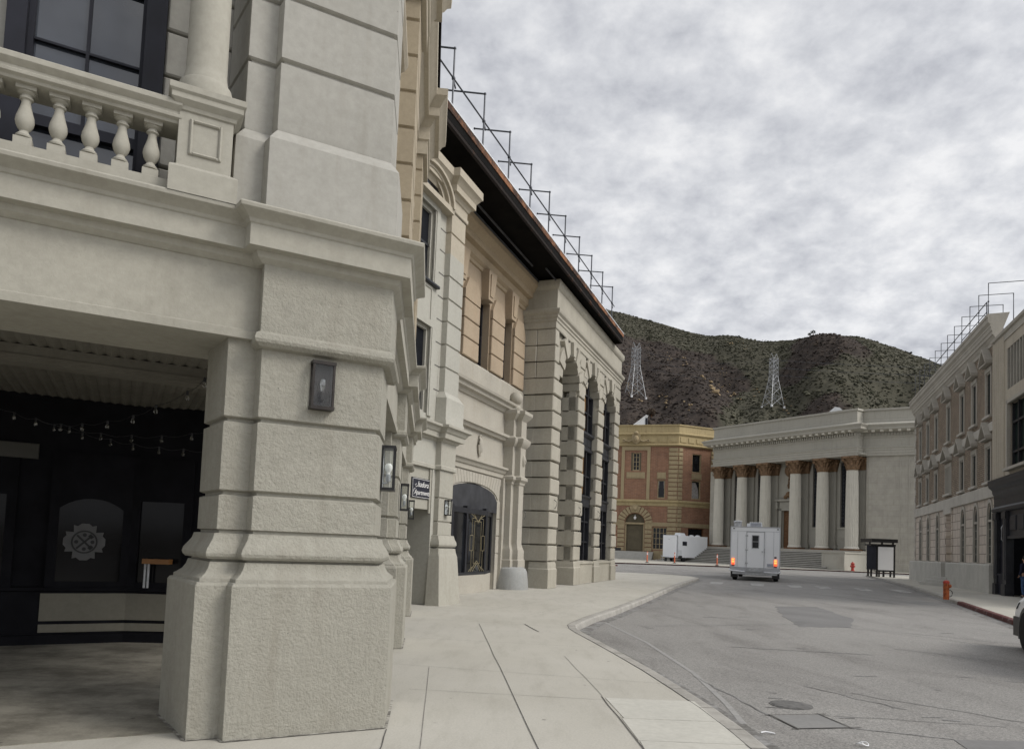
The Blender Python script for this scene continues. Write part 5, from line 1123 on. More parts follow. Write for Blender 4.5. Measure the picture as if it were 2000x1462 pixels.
mb = MB()
for k, (r, z) in enumerate(((1.35, .16), (1.05, .32), (.75, .48))):
    mb.slab([(-9.7 + r * 1.6 * math.cos(R(180 + 180 * j / 16)), -.15 + r * math.sin(R(180 + 180 * j / 16))) for j in range(17)] + [(-9.7 + r * 1.6, .3), (-9.7 - r * 1.6, .3)], -.05, z)
obj('entrance_steps', mb, M['concrete'], G_)
def gwindow(w_, h, wide=False):
    f = MB(); e = .14
    f.box(-w_ - e, -w_, -.035, .12, 0, h + .02).box(w_, w_ + e, -.035, .12, 0, h + .02).box(-w_ - e, w_ + e, -.05, .12, h, h + .22)
    f.box(-w_, -w_ + .05, .0, .1, 0, h).box(w_ - .05, w_, .0, .1, 0, h).box(-w_, w_, .0, .1, h - .07, h).box(-w_, w_, .0, .1, 0, .07)
    if wide:
        for k in range(1, 4): x = -w_ + 2 * w_ * k / 4; f.box(x - .06, x + .06, -.01, .1, 0, h)
    o = bpy.data.objects.new('window', f.mesh('window', M['gtrim'])); COL.objects.link(o)
    g = MB()
    for k in range(1, 4): z = h * k / 4; g.box(-w_, w_, .04, .07, z - .018, z + .018)
    if not wide: g.box(-.018, .018, .04, .07, 0, h)
    obj('muntin', g, M['dark'], o); obj('pane', MB().box(-w_, w_, .06, .08, 0, h), M['pane_green'], o)
    obj('sill', MB().cbox(-w_ - .2, w_ + .2, -.16, .04, -.12, .0, .02), M['gband'], o)
    p = MB(); hw = w_ + .2; z0 = h + .30
    p.box(-hw, hw, -.28, .05, z0, z0 + .07)
    for s_ in (-1, 1):
        a = [(s_ * (hw + .04), z0 + .05), (s_ * (hw + .04), z0 + .20), (0, z0 + .92), (0, z0 + .77)]
        p.prism(a if s_ < 0 else a[::-1], -.32, .05)
    p.prism([(-hw, z0 + .05), (0, z0 + .8), (hw, z0 + .05)], -.03, .05)
    obj('pediment', p, M['gtrim'], o); return o
wA = gwindow(.42, 2.15); wB = gwindow(.42, 1.7); wC = gwindow(.7, 1.6, True)
for i, x in enumerate(XW):
    if i == 0: wA.parent = G_; wA.location = (x, 0, 8.5); wB.parent = G_; wB.location = (x, 0, 5.3)
    elif i == 3: dup(wA, G_, (x, 0, 8.5)); wC.parent = G_; wC.location = (x, 0, 5.4)
    else: dup(wA, G_, (x, 0, 8.5)); dup(wB, G_, (x, 0, 5.3))
def gothic():
    ptsf = lambda hw, z0, h: [(-hw, 0), (-hw, z0)] + [(-hw * math.cos(R(90 * k / 8)) ** .8 if k < 8 else 0, z0 + h * math.sin(R(90 * k / 8))) for k in range(1, 9)]
    def full(hw, z0, h):
        l_ = ptsf(hw, z0, h); return l_ + [(-x, z) for x, z in l_[::-1][1:]]
    f = MB(); o_, i_ = full(.50, 2.1, .95), full(.39, 2.1, .76)
    for a in range(len(o_) - 1): f.prism([o_[a], o_[a + 1], i_[a + 1], i_[a]], -.05, .1)
    f.box(-.38, .38, -.02, .08, 1.95, 2.06).box(-.5, .5, -.1, .1, -.1, 0)
    o = bpy.data.objects.new('arched_window', f.mesh('arched_window', M['gtrim'])); COL.objects.link(o)
    g = MB().box(-.02, .02, .03, .06, 0, 1.95)
    for z in (.4, .8, 1.2, 1.6): g.box(-.36, .36, .03, .06, z - .015, z + .015)
    obj('muntin', g, M['gtrim'], o); obj('pane', MB().prism(full(.42, 2.1, .8)[::-1], .05, .07), M['pane_green'], o); return o
wG = gothic()
for i, x in enumerate([x for k, x in enumerate(XC) if k != 3]):
    if i == 0: wG.parent = G_; wG.location = (x, 0, 1.42)
    else: dup(wG, G_, (x, 0, 1.42))
# railing on its roof
x, y, _ = GN.w(0, 0)
RR = thing('pipe_railing', 'tall steel pipe frames and rails along roof of brown brick building', 'railing', (x, y, 13.15), GN.rot)
fm = MB().tube([(0, -.15, -.1), (0, -.15, 1.75), (0, 1.35, 1.75), (0, 1.35, -.1)], .026, 6).sphere((0, -.15, .85), .045, 8, 6).mesh('frame', M['steel'])
for k in range(12): obj('frame', fm, None, RR, (-20.2 + 1.78 * k, 0, 0))
obj('rail', MB().tube([(-21.5, -.15, .9), (-.9, -.15, .9), (-.9, -.15, -.1)], .026, 6), M['steel'], RR); obj('rail', MB().tube([(-6, -.15, .42), (-.9, -.15, .42)], .022, 6), M['steel'], RR)
obj('tarpaulin', MB().sphere((-1.0, .2, .0), .35, 10, 6, .6), M['soffit'], RR)

# ------------------------------------------------------------------ grey render building with the dark shopfront, right edge
H_ = thing('beige_shop_building', 'beige rendered building with fluted corner and black shopfront at right edge', 'building', GN.l, GN.rot)
obj('wall', MB().wall(.12, 12, 4.6, 11.8, -.06, .5, [(2.1, 4.6, 9.1, 10.95), (2.55, 5.1, 5.55, 8.4), (5.2, 8, 9.1, 10.95), (5.8, 8.4, 5.55, 8.4)]), M['hwall'], H_)
mb = MB()
for k in range(5): mb.lathe(.32 + k * .33, -.05, [(.11, 5.2), (.11, 11.6)], 10)
mb.box(.1, .22, -.15, -.05, 5.2, 11.7)
obj('fluted_pilaster', mb, M['hwall'], H_)
obj('coping', MB().sweep([(.0, .4), (.0, -.08), (12, -.08)], [(0, 11.7), (.1, 11.74), (.12, 11.86), (-.3, 11.92)]).box(.1, 12, -.1, 4, 11.4, 11.7), M['gtrim'], H_)
for x0, x1, z0, z1, nb in ((2.1, 4.6, 9.1, 10.95, 6), (5.2, 8, 9.1, 10.95, 6)):
    f = MB().box(x0, x1, .1, .2, z1 - .06, z1)
    for k in range(nb + 1): x = x0 + (x1 - x0) * k / nb; f.box(x - .035, x + .035, -.06, .03, z0, z1)
    o = obj('window', f, M['gtrim'], H_); obj('pane', MB().box(x0, x1, .02, .04, z0, z1), M['pane_green'], o)
for x0, x1 in ((2.55, 5.1), (5.8, 8.4)):
    z0, z1 = 5.55, 8.4
    f = MB().box(x0 - .14, x0, -.2, 0, z0, z1 + .15).box(x1, x1 + .14, -.2, 0, z0, z1 + .15).box(x0 - .14, x1 + .14, -.2, 0, z1, z1 + .15).box(x0 - .2, x1 + .2, -.32, 0, z0 - .12, z0)
    o = obj('window', f, M['gtrim'], H_)
    g = MB().box(x0, x0 + .08, .0, .14, z0, z1)
    for k in (1, 2): x = x0 + (x1 - x0) * k / 3; g.box(x - .05, x + .05, .0, .14, z0, z1)
    for z in (z0 + .7, z0 + 2.0): g.box(x0, x1, .0, .14, z - .05, z + .05)
    obj('muntin', g, M['dark'], o); obj('pane', MB().box(x0, x1, .1, .12, z0, z1), M['pane_green'], o)
sh_ = obj('shopfront', MB().sweep([(.05, .5), (.05, -.06), (12, -.06)], [(.0, 4.35), (.02, 4.38), (.02, 4.5), (.05, 4.6), (.07, 4.66), (.07, 4.75), (.13, 4.85), (.18, 4.9), (.2, 5.0), (.2, 5.1), (.22, 5.14), (.22, 5.22), (-.4, 5.28)]).sweep([(.05, .5), (.05, -.06), (12, -.06)], [(-.4, 3.7), (.04, 3.74), (.09, 3.8), (.09, 3.9), (.03, 3.96), (.01, 4.0), (.01, 4.35), (-.4, 4.35)]), M['dark'], H_)
for x0 in (.1, 1.55, 5.2):
    pm_ = MB()
    pm_.box(x0, x0 + .5, -.10, .2, 0, 3.74).box(x0 - .04, x0 + .54, -.16, .2, 0, .5).cbox(x0 + .1, x0 + .4, -.13, -.05, .7, 3.4, .03).box(x0 - .03, x0 + .53, -.15, 0, 3.4, 3.7)
    obj('shop_pilaster', pm_, M['dark'], sh_)
obj('shop_window', MB().box(.6, 1.55, .05, .1, .9, 3.7).box(.6, 1.55, -.04, .1, 0, .9).box(.58, 1.57, -.08, .1, .86, .96), M['navy'], sh_)
obj('transom', MB().box(2.05, 5.2, .02, .1, 2.6, 3.74).cbox(2.3, 3.1, -.03, .03, 2.85, 3.5, .03).cbox(3.4, 4.2, -.03, .03, 2.85, 3.5, .03).box(2.05, 5.2, -.06, .1, 2.5, 2.62), M['dark'], sh_)
obj('back_wall', MB().box(.1, 12, 1.2, 1.3, 0, 3.7).box(.15, .3, .1, 1.2, 0, 3.7), M['navy'], sh_)
obj('bracket', MB().tube([(1.18, .04, 3.2), (1.22, -.06, 3.0), (1.2, -.05, 2.5), (1.2, .02, 2.4)], .025, 6), M['galv'], sh_)
# ------------------------------------------------------------------ white box truck, seen from behind
HD = R(-20.5)     # heading 20.5 degrees right of straight ahead; local x = across, y = forward
TK = thing('box_truck', 'white catering box truck with lit tail lamps driving away up the street', 'truck', (13.78, 41.0, RZ), HD)
W2, LB = 1.33, 6.4
bd = MB().box(-W2, W2, 0, LB, .62, 3.02)
obj('body', bd, M['white'], TK)
ed = MB()
for x in (-W2 - .012, W2 - .03): ed.box(x, x + .042, -.02, .03, .6, 3.03)
ed.box(-W2 - .012, W2 + .012, -.02, .03, 3.0, 3.045); ed.box(-W2 - .02, W2 + .02, -.0, LB, 3.02, 3.05)
obj('edge_trim', ed, M['alu'], TK)
obj('rear_sill', MB().box(-W2, W2, -.03, .06, .55, .75), M['alu'], TK)
dm = MB().box(-.43, .47, -.035, .0, .62, 2.73)
dr = obj('rear_door', dm, M['white'], TK)
fr_ = MB().box(-.47, -.43, -.045, .0, .6, 2.77).box(.47, .51, -.045, .0, .6, 2.77).box(-.47, .51, -.045, 0, 2.73, 2.77)
obj('door_frame', fr_, M['alu'], dr); obj('door_sill', MB().box(-.44, .48, -.06, .0, .52, .76), M['galv'], dr)
obj('door_window', MB().box(-.18, .22, -.05, -.03, 1.82, 2.58), M['alu'], dr); obj('pane', MB().box(-.14, .18, -.056, -.045, 1.86, 2.19).box(-.14, .18, -.056, -.045, 2.22, 2.54), M['pane'], dr)
obj('handle', MB().box(.36, .42, -.1, -.03, 1.62, 1.7).tube([(.5, -.05, 1.58), (.52, -.1, 1.62), (.52, -.1, 1.84), (.5, -.05, 1.88)], .014, 6), M['galv'], dr)
for x in (-1.17, 1.1):
    t = obj('tail_lamp', MB().cbox(x - .085, x + .085, -.05, .0, .88, 1.24, .02), M['tail'], TK)
    obj('lens', MB().cbox(x - .07, x + .07, -.062, -.045, 1.0, 1.1, .01).cbox(x - .07, x + .07, -.062, -.045, 1.13, 1.22, .01), M['tail2'], t)
    obj('reflector', MB().box(x - .08, x + .08, -.055, -.0, .80, .86), plain('red_reflector_' + ('a' if x < 0 else 'b'), (.25, .01, .01), .3, .5), t)
for z in (.95, 1.7, 2.5): obj('hinge', MB().cbox(-.52, -.38, -.06, -.03, z, z + .07, .01), M['galv'], dr)
for x in (-1.12, 1.12): obj('mud_flap', MB().box(x - .2, x + .2, .55, .58, .16, .62), M['black'], TK)
obj('seam', MB().box(-W2 + .06, W2 - .06, -.012, .0, 2.78, 2.795).box(-.95, -.935, -.012, 0, .76, 2.78).box(.98, .995, -.012, 0, .76, 2.78), M['alu'], TK)
obj('licence_plate', MB().box(.66, .98, -.045, -.03, .84, .99), M['plate'], TK)
obj('marker_light', MB().box(-1.2, -1.1, -.03, 0, 2.9, 2.945), M['black'], TK); obj('marker_light', MB().box(1.15, 1.25, -.03, 0, 2.9, 2.945), M['black'], TK)
obj('sticker', MB().box(1.03, 1.15, -.004, .0, 1.30, 1.4), M['steel'], TK)
bp_ = MB().tube([(-W2 - .03, .4, .62), (-W2 - .04, .05, .60), (-W2 + .05, -.1, .55), (-.5, -.12, .50)], .045, 8).tube([(.5, -.12, .50), (W2 - .08, -.12, .50), (W2 + .03, .05, .55)], .045, 8).box(-1.2, 1.2, .1, .3, .35, .55)
obj('bumper', bp_, M['flash'], TK)
obj('chassis', MB().box(-.5, .5, .2, 8, .38, .62).box(-1.0, 1.0, 1.2, 1.5, .3, .5), M['black'], TK)
wheel = MB().xf(Matrix.Identity(4)); wheel.lathe(0, 0, [(.20, -.13), (.36, -.13), (.40, -.09), (.40, .09), (.36, .13), (.20, .13)], 26); wheel.xf(Matrix.Rotation(R(90), 4, 'Y'))
wm_ = wheel.mesh('wheel', M['tyre'])
rimm = MB().lathe(0, 0, [(.05, -.10), (.2, -.12), (.2, .12), (.05, .10)], 18).xf(Matrix.Rotation(R(90), 4, 'Y')).mesh('rim', M['galv'])
for y in (1.1, 7.2):
    for x in (-1.12, 1.12):
        o = obj('wheel', wm_, None, TK, (x, y, .40)); obj('rim', rimm, None, o)
obj('wheel_arch', MB().box(-W2 - .03, -W2 + .02, .55, 1.7, .55, .95), M['white2'], TK)
obj('cab', MB().box(-1.05, 1.05, LB + .05, LB + 1.9, .5, 1.5).hexa([(-1.0, LB + .05, 1.5), (1.0, LB + .05, 1.5), (1.0, LB + 1.2, 1.5), (-1.0, LB + 1.2, 1.5)], [(-.9, LB + .05, 2.2), (.9, LB + .05, 2.2), (.9, LB + .8, 2.2), (-.9, LB + .8, 2.2)]), M['white'], TK)
obj('mirror', MB().box(-1.45, -1.3, LB + .8, LB + .86, 1.45, 1.8).tube([(-1.05, LB + .8, 1.5), (-1.4, LB + .83, 1.6)], .02, 5), M['black'], TK)
obj('roof_vent', MB().lathe(-1.0, .9, [(.22, 3.03), (.22, 3.30), (.25, 3.31), (.25, 3.36), (.2, 3.40), (.05, 3.42)], 24), M['galv'], TK)
ac = MB()
ac.hexa([(-.36, .5, 3.04), (.36, .5, 3.04), (.36, 1.5, 3.04), (-.36, 1.5, 3.04)], [(-.33, .5, 3.32), (.33, .5, 3.32), (.3, 1.4, 3.30), (-.3, 1.4, 3.30)]); ac.box(-.5, -.3, .9, 1.6, 3.04, 3.26)
aco = obj('air_conditioner', ac, M['white'], TK); obj('grille', (lambda m: [m.box(-.29, .29, .48, .505, 3.09 + .03 * k, 3.105 + .03 * k) for k in range(7)] and m)(MB()), M['plate'], aco)
# ------------------------------------------------------------------ parked white trailer
TR = thing('white_trailer', 'white enclosed trailer with roof unit parked beside the bank steps', 'trailer', (20.6, 94.2, 0), R(-46))
obj('body', MB().box(-.95, .95, 0, .5, .55, 3.35).box(-1.0, 1.0, .5, 7.5, .55, 3.4), M['white'], TR)
obj('nose', MB().slab([(-.99, .3), (-.93, -.12), (.93, -.12), (.99, .3)], .55, 3.36), M['white'], TR)
obj('edge_trim', MB().box(.93, 1.02, .15, .32, .5, 3.38).box(-1.01, 1.01, -.05, .3, 3.35, 3.41), M['alu'], TR)
TR2 = TR
sidew = MB().cbox(1.0, 1.02, 1.4, 2.6, 2.3, 2.8, .0)
obj('window', MB().box(.99, 1.03, 1.3, 2.55, 2.02, 2.72), M['white'], TR); obj('pane', MB().box(1.0, 1.04, 1.4, 2.45, 2.1, 2.64), M['navy'], TR)
obj('hatch', MB().box(.99, 1.02, .55, 1.3, .7, 1.5).box(.99, 1.05, .55, .6, .6, 1.55), M['white2'], TR); obj('locker', MB().box(.98, 1.03, .5, 1.4, .4, .78), M['black'], TR)
obj('roof_unit', MB().hexa([(-.35, 1.5, 3.4), (.55, 1.5, 3.4), (.55, 2.9, 3.4), (-.35, 2.9, 3.4)], [(-.2, 1.6, 3.75), (.45, 1.6, 3.75), (.45, 2.7, 3.75), (-.2, 2.7, 3.75)]).sphere((.5, 4.3, 3.42), .3, 10, 6, .5).sphere((.4, 6, 3.42), .35, 10, 6, .5), M['white2'], TR)
obj('script_mark', MB().tube([(-.16 + .03 * k, -.125, 2.86 + (.03 if k % 2 else -.03)) for k in range(10)], .008, 4), M['steel'], TR)
obj('drawbar', MB().tube([(0, 0, .5), (-.55, -.9, .62), (-.6, -1.0, .75)], .05, 6).tube([(-.5, -.8, .6), (-.5, -.8, .0)], .04, 6).tube([(.6, 0, .5), (-.5, -.85, .6)], .04, 6), M['galv'], TR)
for x in (-.85, .85): obj('wheel', wm_, None, TR, (x, 1.9, .36)); obj('wheel', wm_, None, TR, (x, 4.6, .36))
obj('jack', MB().box(-.7, -.5, -.05, .2, 0, .5).box(.5, .7, -.05, .2, 0, .5), M['black'], TR)

# ------------------------------------------------------------------ white car at the right edge
CR = thing('white_car', 'white car with black lower bumper parked at right kerb, cut by edge', 'car', (9.27, 12.82, RZ), R(-20))
CR.location = (8.93, 12.6, RZ)
sec = [(.98, .60, .5, .74), (.93, .76, .40, .86), (.78, .86, .36, .93), (.5, .86, .34, .97), (0, .92, .30, 1.0), (-.8, .93, .3, 1.04), (-2.4, .93, .3, 1.06), (-3.0, .92, .34, 1.06), (-3.6, .86, .4, 1.0), (-3.75, .7, .5, .9)]
mb = MB(); rings = []
for y, hw, zb, zt in sec:
    rings.append([(-hw, y, zb + .08), (-hw * 1.02, y, (zb + zt) / 2), (-hw * .97, y, zt - .1), (-hw * .86, y, zt), (0, y, zt + .03), (hw * .86, y, zt), (hw * .97, y, zt - .1), (hw * 1.02, y, (zb + zt) / 2), (hw, y, zb + .08), (hw * .9, y, zb), (-hw * .9, y, zb)])
for a, b in zip(rings, rings[1:]):
    for k in range(11): mb.poly([a[k], a[(k + 1) % 11], b[(k + 1) % 11], b[k]])
mb.poly(rings[0]); mb.poly(rings[-1][::-1])
mb.xf(Matrix.Translation((.92, 0, 0)))
obj('body', mb, M['white'], CR, ang=50)
obj('cabin', MB().hexa([(.06, -3.4, 1.02), (1.78, -3.4, 1.02), (1.78, -.35, 1.02), (.06, -.35, 1.02)], [(.25, -3.1, 1.62), (1.59, -3.1, 1.62), (1.59, -1.15, 1.62), (.25, -1.15, 1.62)]), M['white'], CR)
obj('window', MB().hexa([(.05, -3.0, 1.06), (1.79, -3.0, 1.06), (1.79, -.55, 1.06), (.05, -.55, 1.06)], [(.22, -2.9, 1.56), (1.62, -2.9, 1.56), (1.62, -1.2, 1.56), (.22, -1.2, 1.56)]).hexa([(.2, -.34, 1.05), (1.64, -.34, 1.05), (1.64, -.4, 1.05), (.2, -.4, 1.05)], [(.32, -1.12, 1.58), (1.52, -1.12, 1.58), (1.52, -1.2, 1.58), (.32, -1.2, 1.58)]), M['pane'], CR)
obj('front_bumper', MB().slab([(.04, .45), (.02, .8), (.15, 1.0), (.5, 1.06), (1.34, 1.06), (1.69, 1.0), (1.82, .8), (1.8, .45)][::-1], .24, .58), M['black'], CR)
obj('headlight', MB().hexa([(.035, .70, .72), (.10, .93, .72), (.3, .99, .72), (.3, .7, .72)], [(.06, .62, .84), (.13, .84, .84), (.3, .9, .84), (.3, .62, .84)]), M['pane'], CR)
obj('headlight', MB().hexa([(1.54, .7, .72), (1.54, .99, .72), (1.74, .93, .72), (1.8, .70, .72)], [(1.54, .62, .84), (1.54, .9, .84), (1.7, .84, .84), (1.78, .62, .84)]), M['pane'], CR)
arch = MB()
for x in (-.012, 1.78):
    for yc in (0, -2.75):
        arch.xf(Matrix.Identity(4)); s0 = len(arch.v)
        pts = [(.43 * math.cos(R(180 * k / 12)), .43 * math.sin(R(180 * k / 12))) for k in range(13)] + [(-.43, -.15), (.43, -.15)]
        arch.prism(pts, 0, .06); arch.xf(Matrix.Translation((x + .07, yc, .36)) @ Matrix.Rotation(R(90), 4, 'Z'), s0)
obj('wheel_arch', arch, M['black'], CR)
for x in (.10, 1.74):
    for y in (0, -2.75):
        o = obj('wheel', wm_, None, CR, (x, y, .37)); o.scale = (.9, .92, .92); obj('rim', rimm, None, o)

# ------------------------------------------------------------------ a person in the dark shop doorway at the right edge
x, y, _ = GN.w(2.9, .55)
PS = thing('person', 'person in dark hooded top and blue jeans standing outside the black shopfront', 'person', (21.93, 31.0, 0), R(-160))
def skin_mesh(name, verts, edges, mat, parent, sub=2):
    me = bpy.data.meshes.new(name); me.from_pydata([v[:3] for v in verts], edges, []); o = bpy.data.objects.new('tmp', me); COL.objects.link(o)
    sm = o.modifiers.new('s', 'SKIN'); ss_ = o.modifiers.new('u', 'SUBSURF'); ss_.levels = sub; ss_.render_levels = sub
    for i, v in enumerate(verts): me.skin_vertices[0].data[i].radius = (v[3], v[4] if len(v) > 4 else v[3])
    me.skin_vertices[0].data[0].use_root = True
    dg = bpy.context.evaluated_depsgraph_get(); m2 = bpy.data.meshes.new_from_object(o.evaluated_get(dg)); bpy.data.objects.remove(o)
    m2.materials.clear(); m2.materials.append(mat); m2.polygons.foreach_set('use_smooth', [True] * len(m2.polygons)); m2.name = name
    r = bpy.data.objects.new(name, m2); COL.objects.link(r); r.parent = parent; return r
bv = [(0, 0, .93, .14, .10), (0, 0, 1.12, .13, .09), (0, .0, 1.34, .17, .10), (0, 0, 1.46, .06, .06), (0, -.01, 1.54, .05, .055), (0, -.02, 1.60, .075, .09), (0, -.01, 1.70, .07, .085),
      (.19, 0, 1.38, .06), (.24, .02, 1.12, .045), (.22, -.10, .90, .036), (-.19, 0, 1.38, .06), (-.24, .02, 1.12, .045), (-.22, -.10, .90, .036),
      (.095, 0, .86, .088), (.105, -.02, .48, .06), (.11, .02, .10, .045), (.115, -.1, .04, .04), (-.095, 0, .86, .088), (-.105, -.03, .48, .06), (-.11, .0, .10, .045), (-.115, -.12, .04, .04)]
be = [(0, 1), (1, 2), (2, 3), (3, 4), (4, 5), (5, 6), (2, 7), (7, 8), (8, 9), (2, 10), (10, 11), (11, 12), (0, 13), (13, 14), (14, 15), (15, 16), (0, 17), (17, 18), (18, 19), (19, 20)]
skin_mesh('body', bv, be, M['skin'], PS)
tv = [(0, 0, .90, .155, .115), (0, 0, 1.12, .15, .108), (0, .0, 1.34, .185, .118), (0, .02, 1.47, .10, .085), (.2, 0, 1.38, .075), (.25, .02, 1.12, .06), (.225, -.09, .93, .05), (-.2, 0, 1.38, .075), (-.25, .02, 1.12, .06), (-.225, -.09, .93, .05)]
skin_mesh('hooded_top', tv, [(0, 1), (1, 2), (2, 3), (2, 4), (4, 5), (5, 6), (2, 7), (7, 8), (8, 9)], M['cloth_dark'], PS)
jv = [(0, 0, .90, .15, .11), (.1, 0, .82, .10), (.108, -.02, .48, .078), (.112, .02, .08, .065), (-.1, 0, .82, .10), (-.108, -.03, .48, .078), (-.112, 0, .08, .065)]
skin_mesh('jeans', jv, [(0, 1), (1, 2), (2, 3), (0, 4), (4, 5), (5, 6)], M['jeans'], PS)
obj('hair', MB().sphere((0, .02, 1.69), .108, 14, 10, 1.05), M['hair'], PS)
obj('shoe', MB().sphere((.115, -.07, .05), .06, 10, 8, .8).xf(Matrix.Identity(4)), M['black'], PS); obj('shoe', MB().sphere((-.115, -.09, .05), .06, 10, 8, .8), M['black'], PS)
hm = MB()
for sx in (-1, 1):
    for k in range(4): hm.tube([(sx * (.205 + .014 * k), -.115, .90), (sx * (.205 + .014 * k), -.135, .86 - .004 * k), (sx * (.203 + .013 * k), -.13, .825 + .006 * abs(k - 1.5))], .008, 5)
    hm.tube([(sx * .2, -.1, .90), (sx * .185, -.13, .87), (sx * .19, -.14, .85)], .009, 5)
obj('fingers', hm, M['skin'], PS)
fc = MB().sphere((-.032, -.105, 1.645), .011, 8, 6).sphere((.032, -.105, 1.645), .011, 8, 6); obj('eyes', fc, M['hair'], PS)
obj('nose', MB().hexa([(-.014, -.13, 1.605), (.014, -.13, 1.605), (.014, -.09, 1.605), (-.014, -.09, 1.605)], [(-.007, -.112, 1.65), (.007, -.112, 1.65), (.007, -.09, 1.65), (-.007, -.09, 1.65)]), M['skin'], PS)

# ------------------------------------------------------------------ street furniture
for i, (x, y, lb) in enumerate(((16.62, 88.2, 'leftmost orange delineator post, before the brick building steps'), (18.4, 81.4, 'orange delineator post in front of white trailer'), (21.9, 77.0, 'orange delineator post between white trailer and white truck'))):
    if i == 0:
        D0 = thing('delineator_post', lb, 'bollard', (x, y, 0), 0, 'orange posts along the far kerb'); D0.location = (x * .9, y * .9, 0)
        obj('post', MB().lathe(0, 0, [(.07, .02), (.065, 1.15), (.03, 1.2)], 12), M['coneorange'], D0); obj('base', MB().lathe(0, 0, [(.2, 0), (.19, .05), (.09, .09)], 12), M['black'], D0)
        for z in (.85, 1.0): obj('band', MB().lathe(0, 0, [(.073, z), (.072, z + .08)], 12), M['white'], D0)
    else:
        d_ = dup(D0, None, (x, y, 0)); d_['label'] = lb
def hydrant(name, label, loc, rot, mat):
    t = thing(name, label, 'fire hydrant', loc, rot)
    obj('barrel', MB().lathe(0, 0, [(.2, 0), (.2, .06), (.15, .08), (.15, .68), (.19, .70), (.19, .76), (.16, .82), (.1, .9), (.05, .92)], 18), mat, t)
    for a in (0, 90, 180):
        o = obj('outlet', MB().lathe(0, 0, [(.09, .12), (.09, .2), (.11, .2), (.11, .26), (.04, .28)], 12).xf(Matrix.Rotation(R(a), 4, 'Z') @ Matrix.Translation((0, 0, .5)) @ Matrix.Rotation(R(90), 4, 'Y')), mat, t)
    obj('cap_nut', MB().lathe(0, 0, [(.04, .92), (.04, .99)], 5), mat, t); obj('bonnet', MB().lathe(0, 0, [(.22, .74), (.24, .78), (.2, .82)], 8), mat, t)
    return t
hydrant('fire_hydrant', 'red fire hydrant by far kerb in front of the bank', (36.75, 78.1, 0), R(200), M['red'])
sp_ = thing('standpipe', 'scuffed orange standpipe with curved black hose loop on right pavement', 'standpipe', (16.21, 27.05, 0), R(10))
obj('barrel', MB().lathe(0, 0, [(.10, 0), (.10, .60), (.085, .61), (.085, .64), (.105, .645), (.105, .67), (.06, .69)], 20), M['orangepaint'], sp_)
obj('outlet', MB().lathe(0, 0, [(.05, .06), (.05, .125), (.062, .125), (.062, .16), (.02, .165)], 12).xf(Matrix.Translation((0, 0, .5)) @ Matrix.Rotation(R(115), 4, 'Z') @ Matrix.Rotation(R(-90), 4, 'Y')), M['orangepaint'], sp_)
obj('cap', MB().lathe(0, 0, [(.112, .60), (.112, .655), (.07, .70), (.03, .71)], 12), M['red'], sp_)
obj('ring', MB().lathe(0, 0, [(.108, .42), (.112, .44), (.108, .46)], 20), M['orangepaint'], sp_)
obj('hose_loop', MB().tube([(.09, -.03, .34), (.16, -.03, .345), (.215, -.03, .30), (.235, -.03, .23), (.215, -.03, .16), (.16, -.03, .115), (.09, -.03, .11)], .014, 8), M['black'], sp_)
# bus shelter
bx, by = 28.9, 56.7
BS = thing('bus_shelter', 'black framed bus shelter with white poster panel on right pavement', 'bus shelter', (bx, by, 0), R(-8))
fr = MB()
for x, y in ((-.55, .55), (.95, .0), (1.0, .9), (-.5, 1.4)): fr.box(x - .06, x + .06, y - .06, y + .06, 0, 2.55)
fr.box(-.7, 1.05, -.05, .05, 2.42, 2.55).box(-.75, -.65, 0, 1.5, 2.42, 2.55)
obj('frame', fr, M['black'], BS)
obj('roof', MB().slab([(-.8, -.25), (1.12, -.25), (1.12, 1.7), (-1.0, 1.7)], 2.68, 2.96).box(-.9, -.78, .0, .1, 2.5, 2.7).box(.0, .12, 0, .1, 2.5, 2.7).box(.8, .92, 0, .1, 2.5, 2.7), M['black'], BS)
po = obj('poster_case', MB().box(-.36, 1.0, -.09, .06, .44, 2.42).box(-.2, -.1, -.05, .05, 0, .44).box(.9, 1.0, -.05, .05, 0, .44), M['black'], BS); obj('poster', MB().box(-.26, .86, -.1, -.085, .55, 2.34), M['paper'], po)
obj('side_panel', MB().hexa([(-.85, .7, .55), (-.38, .0, .55), (-.34, .06, .55), (-.8, .76, .55)], [(-.85, .7, 2.45), (-.38, .0, 2.45), (-.34, .06, 2.45), (-.8, .76, 2.45)]), M['navy'], BS)
obj('bench', MB().box(-.2, .6, .6, 1.0, .4, .46).box(-.1, 0, .7, .9, 0, .4).box(.4, .5, .7, .9, 0, .4), M['black'], BS)

